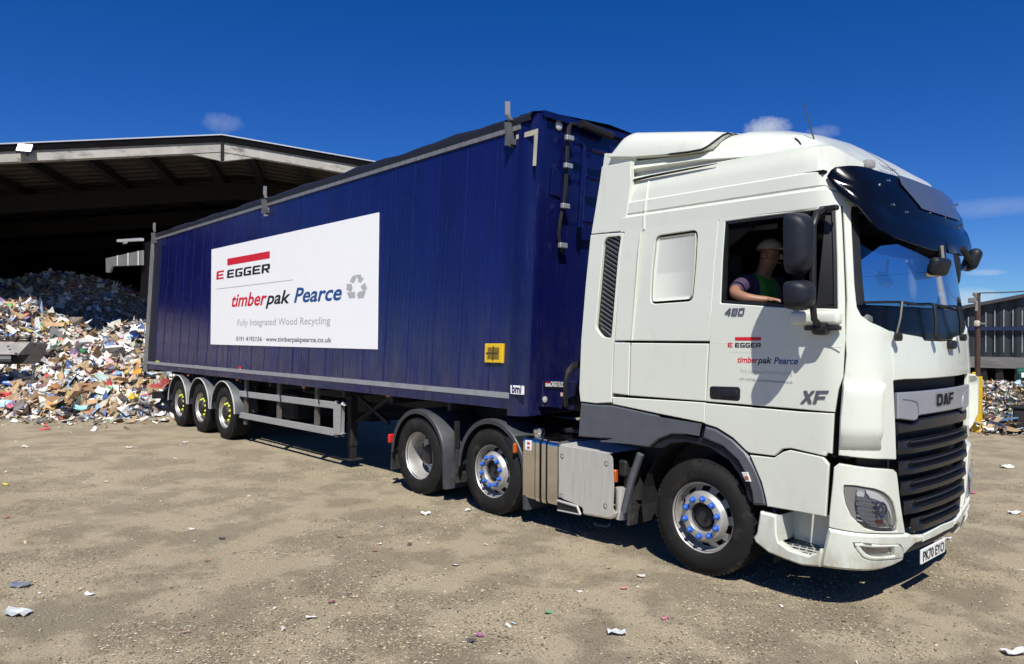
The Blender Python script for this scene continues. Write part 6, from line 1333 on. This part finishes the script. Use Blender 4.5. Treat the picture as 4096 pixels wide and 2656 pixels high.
# pole with sleeve
pb = Vector(pl('q', 290, 1210, 2, 0.)); pb = Vector((-1.57, 13., 0)); pt_ = pl('q', 298, 158, 1, 13.)
PO = thing('utility_pole', 'rusty steel pole with small camera boxes and an overhead cable, right of the lorry', 'pole', tuple(pb))
mb = MB(); mb.tube([(pb.x, pb.y, 0), (pb.x-.01, pb.y, pt_[2])], .055, 10); mb.build('pole_shaft', mat('rusty_brown', (.055, .03, .022), .8, var=.4, vs=5, vst=(1, 1, .4)), PO)
def pq(px, py): p = pl('q', px, py, 1, 12.95); return Vector(p)
mb = MB(); mb.beam(pq(285, 185), pq(240, 222), .04, .04); mb.box(pq(244, 224), (.16, .1, .11), None, .01); mb.box(pq(264, 170), (.08, .08, .09), None, .02); mb.beam(pq(300, 428), pq(360, 428), .04, .04); mb.build('pole_camera', mat('grey_box', (.2, .2, .2), .5), PO)
mb = MB(); mb.box(pq(283, 428), (.11, .1, .13), None, .03, 2); mb.build('pole_insulator', mat('cream_insulator', (.55, .5, .4), .5), PO)
mb = MB(); mb.box(pq(277, 275), (.05, .05, .22), None, .01); mb.build('junction_box', GALV, PO)
c0_, c1_ = pq(305, 158), Vector(pl('n', 5200, 905, 1, 15.)); mb = MB(); mb.tube([c0_.lerp(c1_, t)-Vector((0, 0, .62*4*t*(1-t)*.5)) for t in np.linspace(0, 1, 24)], .014, 5); mb.build('overhead_cable', BLACK, PO)
YB = thing('yellow_bollard', 'yellow steel post around the foot of the pole', 'bollard', tuple(pb)); z_ = pq(280, 860).z
mb = MB(); 
for px0, px1, y0 in ((247, 270, 858), (272, 308, 896)): a, b = pq(px0, 1000), pq(px1, 1000); mb.bb(a.x, b.x, pb.y-.14+(.0 if px0 < 260 else -.03), pb.y+.14, .0, pq(280, y0).z, .01)
mb.build('bollard_sleeve', mat('yellow_paint', (.72, .46, .01), .5, var=.12, vs=6, alt=(.25, .15, .03), altf=(.6, .85), alts=5), YB, 0)
# bales
def bale(r, off, z, w, d, h, seed, lb_):
    rg = np.random.default_rng(seed); root = thing('waste_bale', lb_, 'bale', tuple(bw(r, off, z)), (0, 0, 0), 'bales of mixed paper stacked beyond the lorry')
    mb = MB(); mb.box(bw(r, off, z+h/2), (w*.97, d*.97, h*.97), RB_, .04); mb.build('bale_core', PILEB, root, 0)
    def f(n, rg):
        P = []; N_ = []
        for _ in range(n):
            k = rg.integers(0, 3)
            if k == 0: a, b, c, nn = rg.uniform(-.5, .5), -.5, rg.uniform(0, 1), -bd0
            elif k == 1: a, b, c, nn = rg.uniform(-.5, .5), rg.uniform(-.5, .5), 1., Vector((0, 0, 1))
            else: a, b, c, nn = rg.choice((-.5, .5)), rg.uniform(-.5, .5), rg.uniform(0, 1), BR
            P.append(bw(r+a*w, off+b*d, z+c*h)); N_.append(nn)
        return np.array(P), np.array([tuple(q_) for q_ in N_])
    o = flake_obj('bale_scraps', flakes(700, f, sizef(.015, .085), 1.2, seed, .5)); setpar(o, root)
    mb = MB()
    for zz in (.3, .7): pr = [bw(r-w/2, off-d/2-.02, z+h*zz), bw(r+w/2, off-d/2-.02, z+h*zz)]; mb.tube(pr, .006, 4)
    mb.build('bale_wire', SOOT, root); return root
a_ = bpx(3906, 1530, -13); b_ = bpx(4150, 1660, -13); bz_ = a_[1]/2; bwid = .92
NB = ['bottom', 'top']
for i in range(3):
    for j in range(2): bale(a_[0]+bwid*(i+.5), -12.6, j*bz_, bwid-.03, .8, bz_-.02, 40+i*2+j, f'mixed paper bale, {NB[j]} of the {["stack beside the yellow post", "second stack from the yellow post", "third stack from the yellow post"][i]}')
g_ = ground('n', 1890, 1648); 
for i, dx in enumerate((-.6, .35)):
    rg = (Vector((g_.x, g_.y, 0))-BC); bale(rg.dot(BR)+dx, rg.dot(bd0), 0, .9, .8, .50, 60+i, ['pink and white paper bale seen under the trailer, left of the two', 'pink and white paper bale seen under the trailer, right of the two'][i])
# planks and pallet wood in front of the bales
PK = [mat('grey_plank', (.17, .15, .12), .85, var=.3, vs=5), mat('brown_plank', (.15, .085, .045), .85, var=.3, vs=5), mat('blue_plank', (.06, .13, .24), .8, var=.3, vs=5), mat('pale_plank', (.38, .31, .22), .85, var=.25, vs=5)]
PL_ = [(300, 1200, 380, 1290, 1, 'dark brown plank leaning in front of the bales'), (350, 1260, 470, 1225, 0, 'grey plank lying over the timber heap beside the leaning plank'), (480, 1250, 600, 1235, 2, 'blue painted plank on top of the timber heap'), (470, 1280, 640, 1262, 2, 'faded blue plank under the top blue plank'), (260, 1330, 420, 1300, 0, 'grey plank end at the left of the timber heap'), (420, 1330, 560, 1300, 3, 'pale plank in front of the timber heap'), (560, 1300, 640, 1320, 3, 'short pale offcut at the right of the timber heap'), (250, 1290, 330, 1310, 3, 'short pale offcut at the foot of the yellow post'), (380, 1300, 520, 1290, 1, 'brown plank in the middle of the timber heap'), (520, 1320, 690, 1330, 0, 'grey plank lying on the ground right of the timber heap')]
for k, (x0, y0, x1, y1, m_, lb_) in enumerate(PL_):
    off = -13.6-.12*(k % 4); n0 = ZM['q']; A_ = bpx(n0[0]+x0*n0[2], n0[1]+y0*n0[2], off); B_ = bpx(n0[0]+x1*n0[2], n0[1]+y1*n0[2], off); mb = MB(); mb.beam(bw(A_[0], off+.12*((k*7) % 3-1), max(.02, A_[1])), bw(B_[0], off-.1*((k*5) % 3-1), max(.02, B_[1])), .10, .03, bev=.004); tag(mb.build('wooden_plank', PK[m_], None, 0), lb_, 'plank', 'planks in front of the bales')
mb = MB(); hb = []
tag(flake_obj('timber_rubble', flakes(420, lambda n, rg: (np.array([tuple(bw(a_[0]+rg.uniform(-.1, 3.2), -13.6+rg.normal(0, .35), abs(rg.normal(0, .13)))) for _ in range(n)]), np.tile((0., 0., 1.), (n, 1))), sizef(.03, .2), .5, 77, .5), mt=mcol('timber_rubble_mix', .9)), kind='stuff', label='splintered wood and paper rubble at the foot of the bales')
sk = thing('dark_skip', 'dark skip of black crates right of the timber heap at the frame edge', 'skip', tuple(bw(a_[0]+2.4, -13.2, 0)))
q0_ = bpx(4052, 1590, -13.8); mb = MB(); mb.box(bw(q0_[0]+.5, -13.6, .30), (1.0, .5, .5), RB_, .03); mb.build('skip_body', SOOT, sk, 0); mb = MB(); mb.box(bw(q0_[0]+.5, -13.6, .57), (1.06, .56, .05), RB_, .01); mb.build('skip_rim', DARKP, sk, 0)

# ================================================================== YARD SURFACE DETAIL
def chips(n, rmin, rmax, smin, smax, seed):
    rg = np.random.default_rng(seed); k = int(n*4); r = rmin*(rmax/rmin)**rg.uniform(0, 1, k); a0 = math.atan2(FW[1], FW[0]); a = a0+rg.uniform(-rad(44), rad(44), k)
    x, y = CAM[0]+r*np.cos(a), CAM[1]+r*np.sin(a)
    m = np.array([noise.fractal(Vector((q_*1.0, w_*1.0, 0)), 1., 2., 3) for q_, w_ in zip(x*.55, y*.55)]); keep = (m > -.02) | (rg.uniform(0, 1, k) < .22); x, y = x[keep][:n], y[keep][:n]; n = len(x)
    s = smin*(smax/smin)**(rg.uniform(0, 1, n)**2.2); an = rg.uniform(0, 2*np.pi, n); el = rg.uniform(.18, .7, n); V = np.zeros((n, 5, 3))
    for i in range(4):
        t = an+i*np.pi/2+rg.normal(0, .25, n); rr_ = s*(1 if i % 2 else el); V[:, i, 0] = x+rr_*np.cos(t); V[:, i, 1] = y+rr_*np.sin(t); V[:, i, 2] = .001+s*rg.uniform(0, .6, n)
    V[:, 4, 0] = x; V[:, 4, 1] = y; V[:, 4, 2] = .004+s*rg.uniform(.25, .7, n)
    F = np.array([[0, 1, 4], [1, 2, 4], [2, 3, 4], [3, 0, 4]]); fs = (np.arange(n)[:, None, None]*5+F[None]).reshape(-1, 3)
    pal = np.array([(.38, .32, .215), (.45, .385, .265), (.26, .21, .145), (.52, .45, .325), (.14, .11, .075), (.55, .48, .36), (.58, .54, .46)]); c = pal[rg.choice(len(pal), n, p=[.30, .23, .18, .11, .15, .025, .005])]*rg.uniform(.8, 1.15, (n, 1))
    return V.reshape(-1, 3), fs, np.repeat(c, 12, axis=0)
tag(flake_obj('wood_chip_gravel', chips(150000, 1.6, 15, .005, .017, 21), mt=mcol('chip_mix', .9)), kind='stuff', label='trodden wood chips and small stones over the dirt yard')
def ls(n, rg):
    r = 3.2*(26/3.2)**rg.uniform(0, 1, n); a0 = math.atan2(FW[1], FW[0]); a = a0+rg.uniform(-rad(42), rad(42), n); P = np.stack([CAM[0]+r*np.cos(a), CAM[1]+r*np.sin(a), np.full(n, .012)], 1); return P, np.tile((0., 0., 1.), (n, 1))
tag(flake_obj('fine_litter', flakes(520, ls, sizef(.006, .035), .5, 31, .15)), kind='stuff', label='tiny paper and plastic fragments over the yard')
LT_ = [('D', 990, 1196, .10, (.80, .80, .80), 'white crumpled film on the dirt below the two tractor wheels', 'film'), ('D', 40, 1430, .16, (.55, .60, .62), 'silvery crumpled bag at the bottom left of the yard', 'bag'), ('D', 48, 1364, .13, (.14, .17, .22), 'dark blue grey rag above the silvery bag at the left', 'rag'), ('D', 14, 1128, .07, (.75, .60, .08), 'yellow scrap at the left edge of the yard', 'scrap'), ('D', 15, 1205, .05, (.55, .10, .10), 'small red scrap at the left edge of the yard', 'scrap'), ('D', 770, 1402, .045, (.25, .03, .06), 'maroon scrap in the middle foreground', 'scrap'), ('D', 208, 1384, .06, (.80, .80, .82), 'white scrap in the left foreground', 'scrap'), ('D', 516, 1254, .05, (.05, .04, .035), 'black stone on the dirt in the middle left', 'stone'), ('D', 446, 1232, .06, (.70, .66, .58), 'cream scrap left of the black stone', 'scrap'), ('D', 1238, 1134, .07, (.72, .70, .66), 'pale folded paper beside the shadow below the fuel tank', 'paper'), ('D', 1272, 1136, .04, (.80, .30, .08), 'orange scrap on the dirt under the fuel tank', 'scrap'),
 ('D', 1490, 1342, .06, (.80, .78, .74), 'small white scrap left of the front wheel', 'scrap'), ('D', 1450, 1370, .05, (.62, .22, .20), 'pink red scrap in front of the small white scrap', 'scrap'), ('D', 1400, 1226, .16, (.75, .72, .66), 'torn pale strip lying at the mudflap shadow edge', 'strip'), ('D', 1546, 1440, .05, (.60, .20, .26), 'pink wrapper in the right middle foreground', 'wrapper'), ('D', 1432, 1475, .12, (.62, .66, .70), 'grey white plastic sheet at the bottom middle', 'sheet'), ('D', 1116, 1480, .05, (.45, .10, .34), 'magenta scrap at the bottom middle', 'scrap'), ('D', 2360, 1195, .12, (.82, .82, .84), 'white bag on the dirt at the right edge', 'bag'), ('D', 2376, 1200, .04, (.80, .32, .03), 'orange cap beside the white bag at the right edge', 'cap'), ('D', 2340, 1088, .16, (.74, .74, .66), 'pale crumpled plastic heap at the right edge of the yard', 'plastic'), ('D', 2262, 1148, .07, (.60, .12, .25), 'pink strip on the dirt just right of the bumper', 'strip'), ('D', 2360, 1522, .13, (.84, .84, .86), 'white sheet in the bottom right corner', 'sheet'),
 ('D', 2300, 1006, .30, (.74, .76, .82), 'white film on the ground in front of the planks', 'film'), ('D', 2200, 1254, .08, (.66, .68, .76), 'lilac white scrap right of the number plate', 'scrap'), ('D', 735, 1040, .10, (.06, .12, .42), 'blue scrap in the shadow under the trailer', 'scrap'), ('D', 2255, 1070, .08, (.2, .17, .14), 'dark stick on the dirt beyond the bumper', 'stick'), ('D', 300, 1042, .10, (.74, .72, .66), 'pale paper on the dirt in front of the heap', 'paper'), ('D', 430, 1030, .09, (.78, .76, .80), 'white scrap by the rear trailer wheel', 'scrap'), ('D', 60, 1040, .12, (.66, .62, .52), 'cream paper on the dirt at the far left', 'paper'), ('D', 1130, 1268, .04, (.72, .70, .62), 'tiny cream scrap below the middle wheel', 'scrap')]
for k, (zn, px, py, s_, c, lb_, ct) in enumerate(LT_):
    p = ground(zn, px, py)+Vector((0, 0, .012+.08*s_)); nm_ = {'scrap': 'litter_scrap', 'bag': 'plastic_bag', 'film': 'plastic_film', 'paper': 'waste_paper', 'sheet': 'plastic_sheet', 'cap': 'bottle_cap'}.get(ct, 'litter_'+ct)
    scrap(nm_, p, (random.uniform(-.15, .15), random.uniform(-.15, .15), 1), (RT[0], RT[1], 0), s_*1.1, s_*.6, .006, mat('litter_'+'_'.join(str(int(v*100)) for v in c), tuple(.85*v+.02 for v in c), .7, var=.25, vs=25, alt=(.33, .27, .19), altf=(.5, .75), alts=14), lb_, ct, 'litter scattered on the yard', .18, 100+k)
